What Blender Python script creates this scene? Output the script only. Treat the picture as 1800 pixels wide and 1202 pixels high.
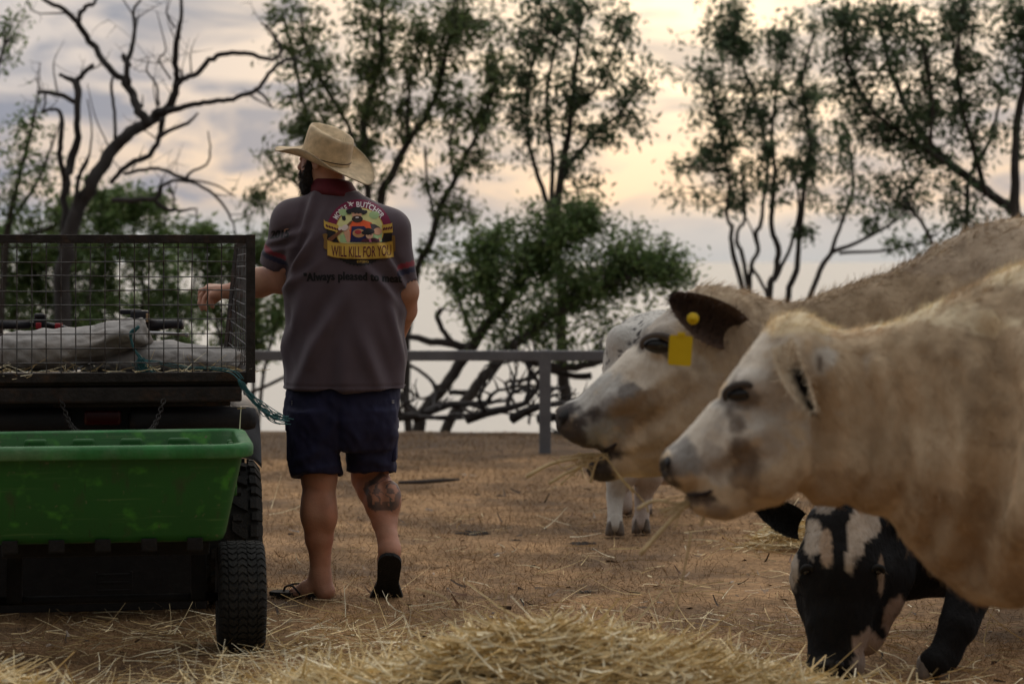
import bpy, bmesh, math, random
import numpy as np
from mathutils import Vector, Matrix
from mathutils.bvhtree import BVHTree

for _o in list(bpy.data.objects):
    bpy.data.objects.remove(_o, do_unlink=True)
random.seed(7)
RNG = np.random.default_rng(11)
SC = bpy.context.scene
COL = SC.collection

# ------------------------------------------------------------------ camera
FPX, HOR, EYE = 4250.0, 460.0, 1.30        # focal length in photo pixels, horizon row, eye height (m)
MAN_Y = 9.364
cam_d = bpy.data.cameras.new('camera'); cam = bpy.data.objects.new('camera', cam_d); COL.objects.link(cam)
cam.location = (0, 0, EYE); cam.rotation_euler = (math.radians(90), 0, 0)
cam_d.sensor_width = 36; cam_d.lens = FPX / 1800 * 36; cam_d.shift_y = -(601 - HOR) / 1800
cam_d.clip_start = .1; cam_d.clip_end = 20000
cam_d.dof.use_dof = True; cam_d.dof.focus_distance = 9.0; cam_d.dof.aperture_fstop = 3.2; cam_d.dof.aperture_blades = 0
SC.camera = cam

# ------------------------------------------------------------------ sky and sun (dusk, broken cloud, sun behind it)
SUN_AZ, SUN_EL = math.radians(4.0), math.radians(6.0)
world = bpy.data.worlds.new('World'); SC.world = world; world.use_nodes = True
nt = world.node_tree; nt.nodes.clear()
def N(t, **kw):
    n = nt.nodes.new(t)
    for k, v in kw.items(): setattr(n, k, v)
    return n
def L(a, b): nt.links.new(a, b)
def math_(op, a, b=None, c=None, clamp=False):
    n = N('ShaderNodeMath', operation=op); n.use_clamp = clamp
    for i, v in enumerate((a, b, c)):
        if v is None: continue
        if isinstance(v, (int, float)): n.inputs[i].default_value = v
        else: L(v, n.inputs[i])
    return n.outputs[0]
def ramp(fac, stops):
    n = N('ShaderNodeValToRGB'); cr = n.color_ramp
    while len(cr.elements) > 1: cr.elements.remove(cr.elements[-1])
    cr.elements[0].position = stops[0][0]; cr.elements[0].color = (*stops[0][1], 1)
    for p, c in stops[1:]:
        e = cr.elements.new(p); e.color = (*c, 1)
    L(fac, n.inputs[0]); return n.outputs[0]
def mixc(f, a, b, mode='MIX'):
    n = N('ShaderNodeMix', data_type='RGBA', blend_type=mode)
    if isinstance(f, (int, float)): n.inputs[0].default_value = f
    else: L(f, n.inputs[0])
    for i, v in ((6, a), (7, b)):
        if isinstance(v, tuple): n.inputs[i].default_value = (*v, 1)
        else: L(v, n.inputs[i])
    return n.outputs[2]
tc = N('ShaderNodeTexCoord'); sep = N('ShaderNodeSeparateXYZ'); L(tc.outputs['Generated'], sep.inputs[0])
el = math_('MAXIMUM', sep.outputs[2], 0.0)
mp = N('ShaderNodeMapping'); mp.inputs['Scale'].default_value = (17, 17, 52); mp.inputs['Location'].default_value = (3.1, 1.7, 0.4); L(tc.outputs['Generated'], mp.inputs[0])
nz = N('ShaderNodeTexNoise'); nz.inputs['Scale'].default_value = 1.0; nz.inputs['Detail'].default_value = 7; nz.inputs['Roughness'].default_value = .52
nz.inputs['Distortion'].default_value = .9
L(mp.outputs[0], nz.inputs['Vector'])
cloud = ramp(nz.outputs[0], [(.40, (0, 0, 0)), (.60, (1, 1, 1))])
sund = (math.sin(SUN_AZ) * math.cos(SUN_EL), math.cos(SUN_AZ) * math.cos(SUN_EL), math.sin(SUN_EL))
dp = N('ShaderNodeVectorMath', operation='DOT_PRODUCT'); L(tc.outputs['Generated'], dp.inputs[0]); dp.inputs[1].default_value = sund
ang = math_('ARCCOSINE', math_('MINIMUM', dp.outputs['Value'], 0.99999))
glow = math_('POWER', 2.718, math_('MULTIPLY', math_('MULTIPLY', ang, ang), -44.0))      # ~9 deg wide
wide = math_('POWER', 2.718, math_('MULTIPLY', math_('MULTIPLY', ang, ang), -2.2))
cold_cloud, far_grey, gap_col = (.245, .27, .335), (.42, .455, .49), (.86, .68, .46)
high = ramp(el, [(.10, (0, 0, 0)), (.45, (1, 1, 1))])
base = mixc(wide, (.40, .43, .49), (.40, .42, .46))
g2 = math_('POWER', 2.718, math_('MULTIPLY', math_('MULTIPLY', ang, ang), -15.0))
warm_gap = mixc(g2, (.52, .56, .63), mixc(glow, (1.08, .83, .60), (1.5, 1.22, .88)))
belt = ramp(el, [(.012, (0, 0, 0)), (.024, (1, 1, 1)), (.042, (.75, .75, .75)), (.075, (0, 0, 0))])        # peach belt low over the lake, on the sunset side only
warm_gap = mixc(math_('MULTIPLY', math_('MULTIPLY', belt, wide), .8), warm_gap, (1.03, .77, .52))
gaps = mixc(wide, base, warm_gap)
dark_c = mixc(g2, (.20, .26, .38), mixc(glow, (.41, .425, .45), (.70, .63, .56)))
dark_c = mixc(wide, (.30, .33, .39), dark_c)
skyc = mixc(cloud, gaps, dark_c)
skyc = mixc(high, skyc, mixc(cloud, (1.55, 1.52, 1.50), (1.2, 1.19, 1.20)))
# pale even band of air just above the horizon
low = ramp(el, [(.0, (1, 1, 1)), (.012, (.92, .92, .92)), (.026, (0, 0, 0))])
skyc = mixc(low, skyc, (.52, .55, .56))
nish = N('ShaderNodeTexSky', sky_type='NISHITA'); nish.sun_disc = False; nish.sun_elevation = SUN_EL; nish.sun_rotation = SUN_AZ
nish.air_density = 1.2; nish.dust_density = 2.5
nsc = N('ShaderNodeVectorMath', operation='SCALE'); L(nish.outputs[0], nsc.inputs[0]); nsc.inputs[3].default_value = .05
skyc = mixc(.05, skyc, nsc.outputs[0])
fall = N('ShaderNodeMapRange'); fall.interpolation_type = 'SMOOTHSTEP'; L(dp.outputs['Value'], fall.inputs[0])      # dusk: the sky away from the sun is dimmer
fall.inputs[1].default_value = -.85; fall.inputs[2].default_value = .8; fall.inputs[3].default_value = .20; fall.inputs[4].default_value = 1.0
fs = N('ShaderNodeVectorMath', operation='SCALE'); L(skyc, fs.inputs[0]); L(fall.outputs[0], fs.inputs[3])
bg = N('ShaderNodeBackground'); L(fs.outputs[0], bg.inputs[0]); bg.inputs[1].default_value = 1.0
wo = N('ShaderNodeOutputWorld'); L(bg.outputs[0], wo.inputs[0])

sun_d = bpy.data.lights.new('sun', 'SUN'); sun = bpy.data.objects.new('sun', sun_d); COL.objects.link(sun)
sun_d.energy = 1.3; sun_d.angle = math.radians(45); sun_d.color = (1, .80, .58)
sun.rotation_euler = Vector(sund).to_track_quat('Z', 'Y').to_euler()

SC.view_settings.view_transform = 'Standard'; SC.view_settings.look = 'None'
SC.view_settings.exposure = 0.0; SC.view_settings.gamma = 1.0; SC.view_settings.use_curve_mapping = False
SC.render.engine = 'CYCLES'
SC.cycles.use_denoising = True
SC.cycles.max_bounces = 6; SC.cycles.transparent_max_bounces = 8

# ------------------------------------------------------------------ helpers
def P(px, py, Y):
    """the point at distance Y (m) that the photograph shows at pixel (px, py)"""
    return Vector(((px - 900) / FPX * Y, Y, EYE - (py - HOR) / FPX * Y))
def tag(o, label=None, cat=None, group=None, kind=None):
    if label: o['label'] = label
    if cat: o['category'] = cat
    if group: o['group'] = group
    if kind: o['kind'] = kind
    return o
def empty(name, loc, label=None, cat=None, group=None):
    o = bpy.data.objects.new(name, None); COL.objects.link(o); o.location = loc; o.empty_display_size = .2
    return tag(o, label, cat, group)
def fast_mesh(name, V, faces, smooth=True):
    """V (n,3); faces: (m,k) array or a list of index lists"""
    me = bpy.data.meshes.new(name)
    V = np.asarray(V, dtype=np.float32)
    me.vertices.add(len(V)); me.vertices.foreach_set('co', V.ravel())
    if isinstance(faces, np.ndarray):
        m, k = faces.shape; flat = faces.ravel(); tot = np.full(m, k); st = np.arange(m) * k
    else:
        tot = np.array([len(f) for f in faces]); flat = np.array([i for f in faces for i in f]); st = np.concatenate([[0], np.cumsum(tot)[:-1]]); m = len(tot)
    me.loops.add(len(flat)); me.loops.foreach_set('vertex_index', flat.astype(np.int32))
    me.polygons.add(m); me.polygons.foreach_set('loop_start', st.astype(np.int32)); me.polygons.foreach_set('loop_total', tot.astype(np.int32))
    me.polygons.foreach_set('use_smooth', np.full(m, smooth))
    me.update(calc_edges=True); me.validate()
    return me
def paint(me, C):
    a = me.color_attributes.new('Col', 'FLOAT_COLOR', 'POINT')
    C = np.asarray(C, dtype=np.float32)
    a.data.foreach_set('color', np.concatenate([C, np.ones((len(C), 1), np.float32)], 1).ravel())
def link(name, me, m, parent=None, origin=None):
    o = bpy.data.objects.new(name, me); COL.objects.link(o)
    if m: me.materials.append(m)
    loc = np.zeros(3)
    if parent is not None:
        p = parent; loc = np.zeros(3)
        while p is not None: loc = loc + np.array(p.location); p = p.parent
        o.parent = parent
    elif origin is not None:
        loc = np.array(origin, dtype=float); o.location = loc
    if np.any(loc):
        n = len(me.vertices); co = np.empty(n * 3, np.float32); me.vertices.foreach_get('co', co)
        me.vertices.foreach_set('co', (co.reshape(-1, 3) - loc.astype(np.float32)).ravel()); me.update()
    return o

class MB:
    """collects shapes, then becomes ONE mesh object"""
    def __init__(s): s.v = []; s.f = []
    def add(s, V, F):
        b = len(s.v); s.v.extend([tuple(x) for x in V]); s.f.extend([[i + b for i in f] for f in F]); return s
    def tube(s, pts, rad, n=6, cap=True):
        pts = [Vector(p) for p in pts]
        if isinstance(rad, (int, float)): rad = [rad] * len(pts)
        V = []; up = None
        for i, p in enumerate(pts):
            d = (pts[min(i + 1, len(pts) - 1)] - pts[max(i - 1, 0)]); d = d.normalized() if d.length > 1e-9 else Vector((0, 0, 1))
            if up is None: up = Vector((0, 0, 1)) if abs(d.z) < .9 else Vector((1, 0, 0))
            x = up - d * up.dot(d); x = x.normalized() if x.length > 1e-6 else d.orthogonal().normalized()
            y = d.cross(x); up = x
            for k in range(n):
                a = 2 * math.pi * k / n
                V.append(p + (x * math.cos(a) + y * math.sin(a)) * rad[i])
        F = []
        for i in range(len(pts) - 1):
            for k in range(n):
                F.append([i * n + k, i * n + (k + 1) % n, (i + 1) * n + (k + 1) % n, (i + 1) * n + k])
        if cap: F.append(list(range(n))[::-1]); F.append([(len(pts) - 1) * n + k for k in range(n)])
        return s.add(V, F)
    def box(s, c, size, ax=None, bev=0.0):
        """ax: three axis vectors"""
        if ax is None: ax = (Vector((1, 0, 0)), Vector((0, 1, 0)), Vector((0, 0, 1)))
        bm = bmesh.new(); bmesh.ops.create_cube(bm, size=1)
        for v in bm.verts: v.co = Vector((v.co.x * size[0], v.co.y * size[1], v.co.z * size[2]))
        if bev: bmesh.ops.bevel(bm, geom=bm.edges[:], offset=bev, segments=2, affect='EDGES', profile=.6)
        bm.verts.index_update()
        c = Vector(c); V = [c + ax[0] * v.co.x + ax[1] * v.co.y + ax[2] * v.co.z for v in bm.verts]
        F = [[v.index for v in f.verts] for f in bm.faces]; bm.free()
        return s.add(V, F)
    def lathe(s, c, axis, prof, n=32, ref=None):
        """prof: (along axis, radius) closed or open"""
        c = Vector(c); axis = Vector(axis).normalized(); x = (Vector(ref) if ref else axis.orthogonal()).normalized(); y = axis.cross(x)
        V = []; m = len(prof)
        for k in range(n):
            a = 2 * math.pi * k / n
            for (t, r) in prof: V.append(c + axis * t + (x * math.cos(a) + y * math.sin(a)) * r)
        F = [[k * m + i, ((k + 1) % n) * m + i, ((k + 1) % n) * m + i + 1, k * m + i + 1] for k in range(n) for i in range(m - 1)]
        return s.add(V, F)
    def build(s, name, m, parent=None, smooth=True, origin=None, sharp=None):
        me = fast_mesh(name, np.array([tuple(v) for v in s.v]), s.f, smooth)
        if sharp: me.set_sharp_from_angle(angle=math.radians(sharp))
        return link(name, me, m, parent, origin)

def noise3(p, scale=1.0, seed=0):
    """vectorised value noise in -1..1"""
    p = np.asarray(p, np.float64) * scale + seed * 17.31
    i = np.floor(p).astype(np.int64); f = p - i; f = f * f * (3 - 2 * f)
    def h(a, b, c):
        n = (a * 374761393 + b * 668265263 + c * 2147483647 + seed * 144665) & 0x7fffffff
        n = ((n ^ (n >> 13)) * 1274126177) & 0x7fffffff
        return ((n ^ (n >> 16)) & 0xffff) / 32767.5 - 1
    x, y, z = i[..., 0], i[..., 1], i[..., 2]; fx, fy, fz = f[..., 0], f[..., 1], f[..., 2]
    c00 = h(x, y, z) * (1 - fx) + h(x + 1, y, z) * fx; c10 = h(x, y + 1, z) * (1 - fx) + h(x + 1, y + 1, z) * fx
    c01 = h(x, y, z + 1) * (1 - fx) + h(x + 1, y, z + 1) * fx; c11 = h(x, y + 1, z + 1) * (1 - fx) + h(x + 1, y + 1, z + 1) * fx
    return (c00 * (1 - fy) + c10 * fy) * (1 - fz) + (c01 * (1 - fy) + c11 * fy) * fz
def fbm(p, scale, seed=0, o=3):
    return sum(noise3(p, scale * 2 ** k, seed + k) * .5 ** k for k in range(o))
def sstep(a, b, x): t = np.clip((x - a) / (b - a), 0, 1); return t * t * (3 - 2 * t)

class SDF:
    """smooth unions of tapered limbs and ellipsoids on a grid, meshed with surface nets"""
    def __init__(s, lo, hi, h):
        s.o = np.array(lo, np.float32); s.h = h
        s.ax = [np.arange(lo[i], hi[i] + h, h, dtype=np.float32) for i in range(3)]
        s.D = np.full([len(a) for a in s.ax], .5, np.float32)
    def blk(s, lo, hi):
        sl = []
        for i in range(3):
            a = int(np.clip(np.floor((lo[i] - s.o[i]) / s.h), 0, len(s.ax[i]) - 1)); b = int(np.clip(np.ceil((hi[i] - s.o[i]) / s.h) + 1, 1, len(s.ax[i])))
            sl.append(slice(a, max(b, a + 1)))
        X, Y, Z = np.meshgrid(s.ax[0][sl[0]], s.ax[1][sl[1]], s.ax[2][sl[2]], indexing='ij')
        return tuple(sl), X, Y, Z
    def comb(s, sl, d, k, sub=False):
        a = s.D[sl]
        if sub:
            d = -d
            if k <= 0: s.D[sl] = np.maximum(a, d)
            else:
                hh = np.clip(.5 - .5 * (d - a) / k, 0, 1); s.D[sl] = d * (1 - hh) + a * hh + k * hh * (1 - hh)
        elif k <= 0: s.D[sl] = np.minimum(a, d)
        else:
            hh = np.clip(.5 + .5 * (a - d) / k, 0, 1); s.D[sl] = a * (1 - hh) + d * hh - k * hh * (1 - hh)
    def cone(s, a, b, ra, rb, k=.02, flat=None, sub=False):
        a = np.array(a, np.float32); b = np.array(b, np.float32); m = max(ra, rb) * 1.05 + k + 3 * s.h
        sl, X, Y, Z = s.blk(np.minimum(a, b) - m, np.maximum(a, b) + m)
        ba = b - a; L2 = float(ba @ ba) + 1e-9
        qx, qy, qz = X - a[0], Y - a[1], Z - a[2]
        t = np.clip((qx * ba[0] + qy * ba[1] + qz * ba[2]) / L2, 0, 1)
        qx = qx - t * ba[0]; qy = qy - t * ba[1]; qz = qz - t * ba[2]
        sc = 1.0
        if flat is not None:
            n, sc = np.array(flat[0], np.float32), flat[1]; n = n / np.linalg.norm(n)
            c = (qx * n[0] + qy * n[1] + qz * n[2]) * (1 / sc - 1)
            qx = qx + n[0] * c; qy = qy + n[1] * c; qz = qz + n[2] * c
        d = (np.sqrt(qx * qx + qy * qy + qz * qz) - (ra + t * (rb - ra))) * min(1, sc)
        s.comb(sl, d, k, sub); return s
    def chain(s, pts, rad, k=.02, flat=None):
        for i in range(len(pts) - 1): s.cone(pts[i], pts[i + 1], rad[i], rad[i + 1], k if i == 0 else min(k, .012), flat)
        return s
    def ell(s, c, r, k=.02, R=None, sub=False):
        c = np.array(c, np.float32); m = max(r) + k + 3 * s.h
        sl, X, Y, Z = s.blk(c - m, c + m)
        q = np.stack([X - c[0], Y - c[1], Z - c[2]], -1)
        if R is not None: q = q @ np.array(R, np.float32)      # columns of R = local axes
        r = np.array(r, np.float32)
        k0 = np.linalg.norm(q / r, axis=-1); k1 = np.linalg.norm(q / (r * r), axis=-1) + 1e-9
        s.comb(sl, k0 * (k0 - 1) / k1, k, sub); return s
    def loft_z(s, nodes, k=.02, p=2.3, rot=0.0):
        """nodes (cx, cy, z, half width, half depth), rising or falling in z"""
        n = sorted(nodes, key=lambda q: q[2]); A = np.array(n, np.float32)
        w = max(A[:, 3].max(), A[:, 4].max()) + .06
        sl, X, Y, Z = s.blk((A[:, 0].min() - w, A[:, 1].min() - w, A[0, 2] - .03), (A[:, 0].max() + w, A[:, 1].max() + w, A[-1, 2] + .03))
        zz = Z[0, 0, :]; f = lambda j: np.interp(zz, A[:, 2], A[:, j])[None, None, :]
        hw, hd = f(3), f(4); dx, dy = X - f(0), Y - f(1)
        if rot: c_, s_ = math.cos(rot), math.sin(rot); dx, dy = dx * c_ + dy * s_, -dx * s_ + dy * c_
        q = (np.abs(dx / hw) ** p + np.abs(dy / hd) ** p) ** (1 / p)
        d = (q - 1) * np.minimum(hw, hd)
        d = np.maximum(d, np.maximum(A[0, 2] - Z, Z - A[-1, 2])).astype(np.float32)
        s.comb(sl, d, k); return s
    def cut(s, pt, n, lo=None, hi=None):
        """remove the half space on the +n side of pt (inside a box)"""
        n = np.array(n, np.float32); n /= np.linalg.norm(n)
        sl, X, Y, Z = s.blk(lo if lo is not None else s.o, hi if hi is not None else [a[-1] for a in s.ax])
        d = (X - pt[0]) * n[0] + (Y - pt[1]) * n[1] + (Z - pt[2]) * n[2]
        s.D[sl] = np.maximum(s.D[sl], d); return s
    def outline(s, poly, Yc, ctrl, k=.0):
        """a body whose side outline is poly [(x,z)..] about the plane y=Yc; ctrl: (x, z, half thickness, edge radius)"""
        xs, zs = s.ax[0], s.ax[2]; GX, GZ = np.meshgrid(xs, zs, indexing='ij')
        pl = np.array(poly, np.float32); q = np.roll(pl, -1, 0)
        dist = np.full(GX.shape, 1e9, np.float32); ins = np.zeros(GX.shape, bool)
        for (x0, z0), (x1, z1) in zip(pl, q):
            ex, ez = x1 - x0, z1 - z0; t = np.clip(((GX - x0) * ex + (GZ - z0) * ez) / (ex * ex + ez * ez + 1e-12), 0, 1)
            dist = np.minimum(dist, np.hypot(GX - x0 - t * ex, GZ - z0 - t * ez))
            c = ((z0 <= GZ) != (z1 <= GZ)); xi = x0 + (GZ - z0) / np.where(abs(ez) < 1e-9, 1e-9, ez) * ex
            ins ^= c & (GX < xi)
        sd = np.where(ins, dist, -dist)
        C = np.array(ctrl, np.float32); wsum = 0; T = 0; R = 0
        for (cx, cz, t, r) in C:
            w = 1 / (((GX - cx) ** 2 + (GZ - cz) ** 2) + 2e-3) ** 1.6; wsum = wsum + w; T = T + w * t; R = R + w * r
        T /= wsum; R /= wsum
        u = np.clip(sd / R, 0, 1); hgt = T * np.sqrt(np.maximum(1 - (1 - u) ** 2, 0))
        yy = np.abs(s.ax[1] - Yc)[None, :, None]
        d = np.where(sd[:, None, :] > 0, (yy - hgt[:, None, :]) * .7, np.sqrt(np.maximum(-sd[:, None, :], 0) ** 2 + yy ** 2 * .15))
        d = np.where(sd[:, None, :] > 0, np.maximum(d, -sd[:, None, :]), d)
        sl = (slice(None),) * 3; s.comb(sl, d.astype(np.float32), k); return s
    def mesh(s, smooth=1):
        D = s.D; S = D < 0
        nx, ny, nz_ = D.shape
        c = np.zeros((nx - 1, ny - 1, nz_ - 1), np.uint8)
        offs = [(i, j, k) for i in (0, 1) for j in (0, 1) for k in (0, 1)]
        for (i, j, k) in offs: c += S[i:nx - 1 + i, j:ny - 1 + j, k:nz_ - 1 + k]
        act = (c > 0) & (c < 8); idx = np.argwhere(act); vid = np.full(act.shape, -1, np.int32); vid[act] = np.arange(len(idx))
        pos = np.zeros((len(idx), 3)); cnt = np.zeros(len(idx))
        for a in offs:
            for ax in range(3):
                if a[ax]: continue
                b = list(a); b[ax] = 1
                d1 = D[idx[:, 0] + a[0], idx[:, 1] + a[1], idx[:, 2] + a[2]]; d2 = D[idx[:, 0] + b[0], idx[:, 1] + b[1], idx[:, 2] + b[2]]
                m = (d1 < 0) != (d2 < 0); t = d1[m] / (d1[m] - d2[m])
                pt = np.tile(np.array(a, float), (m.sum(), 1)); pt[:, ax] += t
                pos[m] += pt; cnt[m] += 1
        V = (idx + pos / cnt[:, None]) * s.h + s.o
        Fs = []
        for ax in range(3):
            o1, o2 = (ax + 1) % 3, (ax + 2) % 3
            def cs(spec): return tuple(spec)
            sa = [None] * 3; sb = [None] * 3
            sa[ax] = slice(0, -1); sb[ax] = slice(1, None)
            for o in (o1, o2): sa[o] = slice(1, -1); sb[o] = slice(1, -1)
            A, B = S[cs(sa)], S[cs(sb)]; m = A != B
            quads = []
            for (e1, e2) in ((0, 0), (1, 0), (1, 1), (0, 1)):
                sp = [None] * 3; sp[ax] = slice(None); sp[o1] = slice(1, None) if e1 else slice(0, -1); sp[o2] = slice(1, None) if e2 else slice(0, -1)
                quads.append(vid[cs(sp)][m])
            Q = np.stack(quads, 1); inside = A[m]; Q[~inside] = Q[~inside][:, ::-1]; Fs.append(Q)
        F = np.concatenate(Fs)
        F = F[(F >= 0).all(1)]
        for _ in range(smooth):
            acc = np.zeros_like(V); n = np.zeros(len(V))
            for i in range(4):
                a, b = F[:, i], F[:, (i + 1) % 4]
                np.add.at(acc, a, V[b]); np.add.at(n, a, 1); np.add.at(acc, b, V[a]); np.add.at(n, b, 1)
            V = V * .5 + .5 * acc / np.maximum(n, 1)[:, None]
        return V, F
def vnormals(V, F):
    n = np.zeros_like(V); fn = np.cross(V[F[:, 2]] - V[F[:, 0]], V[F[:, 3 % F.shape[1]]] - V[F[:, 1]]) if F.shape[1] == 4 else np.cross(V[F[:, 1]] - V[F[:, 0]], V[F[:, 2]] - V[F[:, 0]])
    for i in range(F.shape[1]): np.add.at(n, F[:, i], fn)
    return n / np.maximum(np.linalg.norm(n, axis=1, keepdims=True), 1e-12)

# ------------------------------------------------------------------ materials
MATS = {}
def mat(name, col=(.5, .5, .5), rough=.7, var=.25, scale=8.0, bump=0.0, bscale=60.0, metal=0.0, attr=False, spec=.3, col2=None, c2=(.45, .6), trans=0.0, sheen=0.0, stretch=(1, 1, 1), detail=5, sss=0):
    if name in MATS: return MATS[name]
    m = bpy.data.materials.new(name); m.use_nodes = True; t = m.node_tree; b = t.nodes['Principled BSDF']
    tc = t.nodes.new('ShaderNodeTexCoord'); mp = t.nodes.new('ShaderNodeMapping'); mp.inputs['Scale'].default_value = stretch
    t.links.new(tc.outputs['Object'], mp.inputs[0])
    nz = t.nodes.new('ShaderNodeTexNoise'); nz.inputs['Scale'].default_value = scale; nz.inputs['Detail'].default_value = detail; nz.inputs['Roughness'].default_value = .6
    t.links.new(mp.outputs[0], nz.inputs['Vector'])
    mr = t.nodes.new('ShaderNodeMapRange'); mr.inputs[1].default_value = .3; mr.inputs[2].default_value = .7; mr.inputs[3].default_value = 1 - var; mr.inputs[4].default_value = 1 + var
    t.links.new(nz.outputs[0], mr.inputs[0])
    if attr:
        src = t.nodes.new('ShaderNodeVertexColor'); src.layer_name = 'Col'; csock = src.outputs[0]
    else:
        src = t.nodes.new('ShaderNodeRGB'); src.outputs[0].default_value = (*col, 1); csock = src.outputs[0]
    if col2:
        n2 = t.nodes.new('ShaderNodeTexNoise'); n2.inputs['Scale'].default_value = scale * .6; n2.inputs['Detail'].default_value = 6; n2.inputs['Roughness'].default_value = .65
        t.links.new(mp.outputs[0], n2.inputs['Vector'])
        r2 = t.nodes.new('ShaderNodeMapRange'); r2.inputs[1].default_value = c2[0]; r2.inputs[2].default_value = c2[1]; t.links.new(n2.outputs[0], r2.inputs[0])
        mx = t.nodes.new('ShaderNodeMix'); mx.data_type = 'RGBA'; t.links.new(r2.outputs[0], mx.inputs[0]); t.links.new(csock, mx.inputs[6]); mx.inputs[7].default_value = (*col2, 1); csock = mx.outputs[2]
    vm = t.nodes.new('ShaderNodeVectorMath'); vm.operation = 'SCALE'; t.links.new(csock, vm.inputs[0]); t.links.new(mr.outputs[0], vm.inputs[3])
    t.links.new(vm.outputs[0], b.inputs['Base Color'])
    b.inputs['Roughness'].default_value = rough; b.inputs['Metallic'].default_value = metal; b.inputs['Specular IOR Level'].default_value = spec
    if sheen: b.inputs['Sheen Weight'].default_value = sheen; b.inputs['Sheen Roughness'].default_value = .5
    if sss:
        b.inputs['Subsurface Weight'].default_value = sss; b.inputs['Subsurface Radius'].default_value = (.012, .005, .003)
    if bump:
        nb = t.nodes.new('ShaderNodeTexNoise'); nb.inputs['Scale'].default_value = bscale; nb.inputs['Detail'].default_value = 4; t.links.new(mp.outputs[0], nb.inputs['Vector'])
        bn = t.nodes.new('ShaderNodeBump'); bn.inputs['Strength'].default_value = min(1, bump); bn.inputs['Distance'].default_value = .01; t.links.new(nb.outputs[0], bn.inputs['Height']); t.links.new(bn.outputs[0], b.inputs['Normal'])
    if trans:
        out = t.nodes['Material Output']; tr = t.nodes.new('ShaderNodeBsdfTranslucent'); t.links.new(vm.outputs[0], tr.inputs[0])
        ms = t.nodes.new('ShaderNodeMixShader'); ms.inputs[0].default_value = trans; t.links.new(b.outputs[0], ms.inputs[1]); t.links.new(tr.outputs[0], ms.inputs[2]); t.links.new(ms.outputs[0], out.inputs[0])
    MATS[name] = m; return m
# ------------------------------------------------------------------ ground, water
def ground_z(x, y):
    x = np.asarray(x, float); y = np.asarray(y, float)
    p = np.stack([x, y, np.zeros_like(x)], -1)
    edge = 19.2 + .5 * noise3(p, .35, 5)
    z = .012 * fbm(p, 1.3, 2, 3) + .02 * noise3(p, .4, 3) * sstep(9, 12, y)
    z = z - 3.6 * sstep(0, 6.5, y - edge) - .05 * sstep(-2.0, 0, y - edge)
    return z
def build_ground():
    xs = np.concatenate([np.linspace(-70, -6, 26), np.linspace(-5.8, 5.8, 150), np.linspace(6, 70, 26)])
    ys = np.concatenate([np.linspace(-60, 4, 24), np.linspace(4.1, 27, 300), np.linspace(28, 90, 20)])
    X, Y = np.meshgrid(xs, ys, indexing='ij'); Z = ground_z(X, Y)
    V = np.stack([X, Y, Z], -1).reshape(-1, 3); n, m = len(xs), len(ys)
    i = (np.arange(n - 1)[:, None] * m + np.arange(m - 1)[None]).ravel()
    F = np.stack([i, i + m, i + m + 1, i + 1], 1)
    g = mat('dry_ground', (.33, .198, .098), .95, .4, 2.2, 1, 40, col2=(.125, .080, .048), c2=(.42, .64), spec=.1, detail=9)
    t = g.node_tree; b = t.nodes['Principled BSDF']; src = b.inputs['Base Color'].links[0].from_socket      # grey leaf litter along the bank
    tc = t.nodes.new('ShaderNodeTexCoord'); sx = t.nodes.new('ShaderNodeSeparateXYZ'); t.links.new(tc.outputs['Object'], sx.inputs[0])
    nz = t.nodes.new('ShaderNodeTexNoise'); nz.inputs['Scale'].default_value = .8; nz.inputs['Detail'].default_value = 8; t.links.new(tc.outputs['Object'], nz.inputs['Vector'])
    ad = t.nodes.new('ShaderNodeMath'); ad.operation = 'MULTIPLY_ADD'; t.links.new(nz.outputs[0], ad.inputs[0]); ad.inputs[1].default_value = 3.0; t.links.new(sx.outputs[1], ad.inputs[2])
    mr = t.nodes.new('ShaderNodeMapRange'); mr.inputs[1].default_value = 17.2; mr.inputs[2].default_value = 18.6; mr.inputs[4].default_value = .75; t.links.new(ad.outputs[0], mr.inputs[0])
    nf = t.nodes.new('ShaderNodeTexNoise'); nf.inputs['Scale'].default_value = 38; nf.inputs['Detail'].default_value = 8; nf.inputs['Roughness'].default_value = .7; t.links.new(tc.outputs['Object'], nf.inputs['Vector'])
    rf = t.nodes.new('ShaderNodeMapRange'); rf.inputs[1].default_value = .36; rf.inputs[2].default_value = .64; rf.inputs[3].default_value = .5; rf.inputs[4].default_value = 1.35; t.links.new(nf.outputs[0], rf.inputs[0])
    vf = t.nodes.new('ShaderNodeVectorMath'); vf.operation = 'SCALE'; t.links.new(src, vf.inputs[0]); t.links.new(rf.outputs[0], vf.inputs[3]); src = vf.outputs[0]
    mx = t.nodes.new('ShaderNodeMix'); mx.data_type = 'RGBA'; t.links.new(mr.outputs[0], mx.inputs[0]); t.links.new(src, mx.inputs[6]); mx.inputs[7].default_value = (.085, .062, .046, 1); t.links.new(mx.outputs[2], b.inputs['Base Color'])
    tag(link('ground', fast_mesh('ground', V, F), g), 'bare brown paddock with dry grass stubble', None, None, 'structure')
build_ground()
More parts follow.
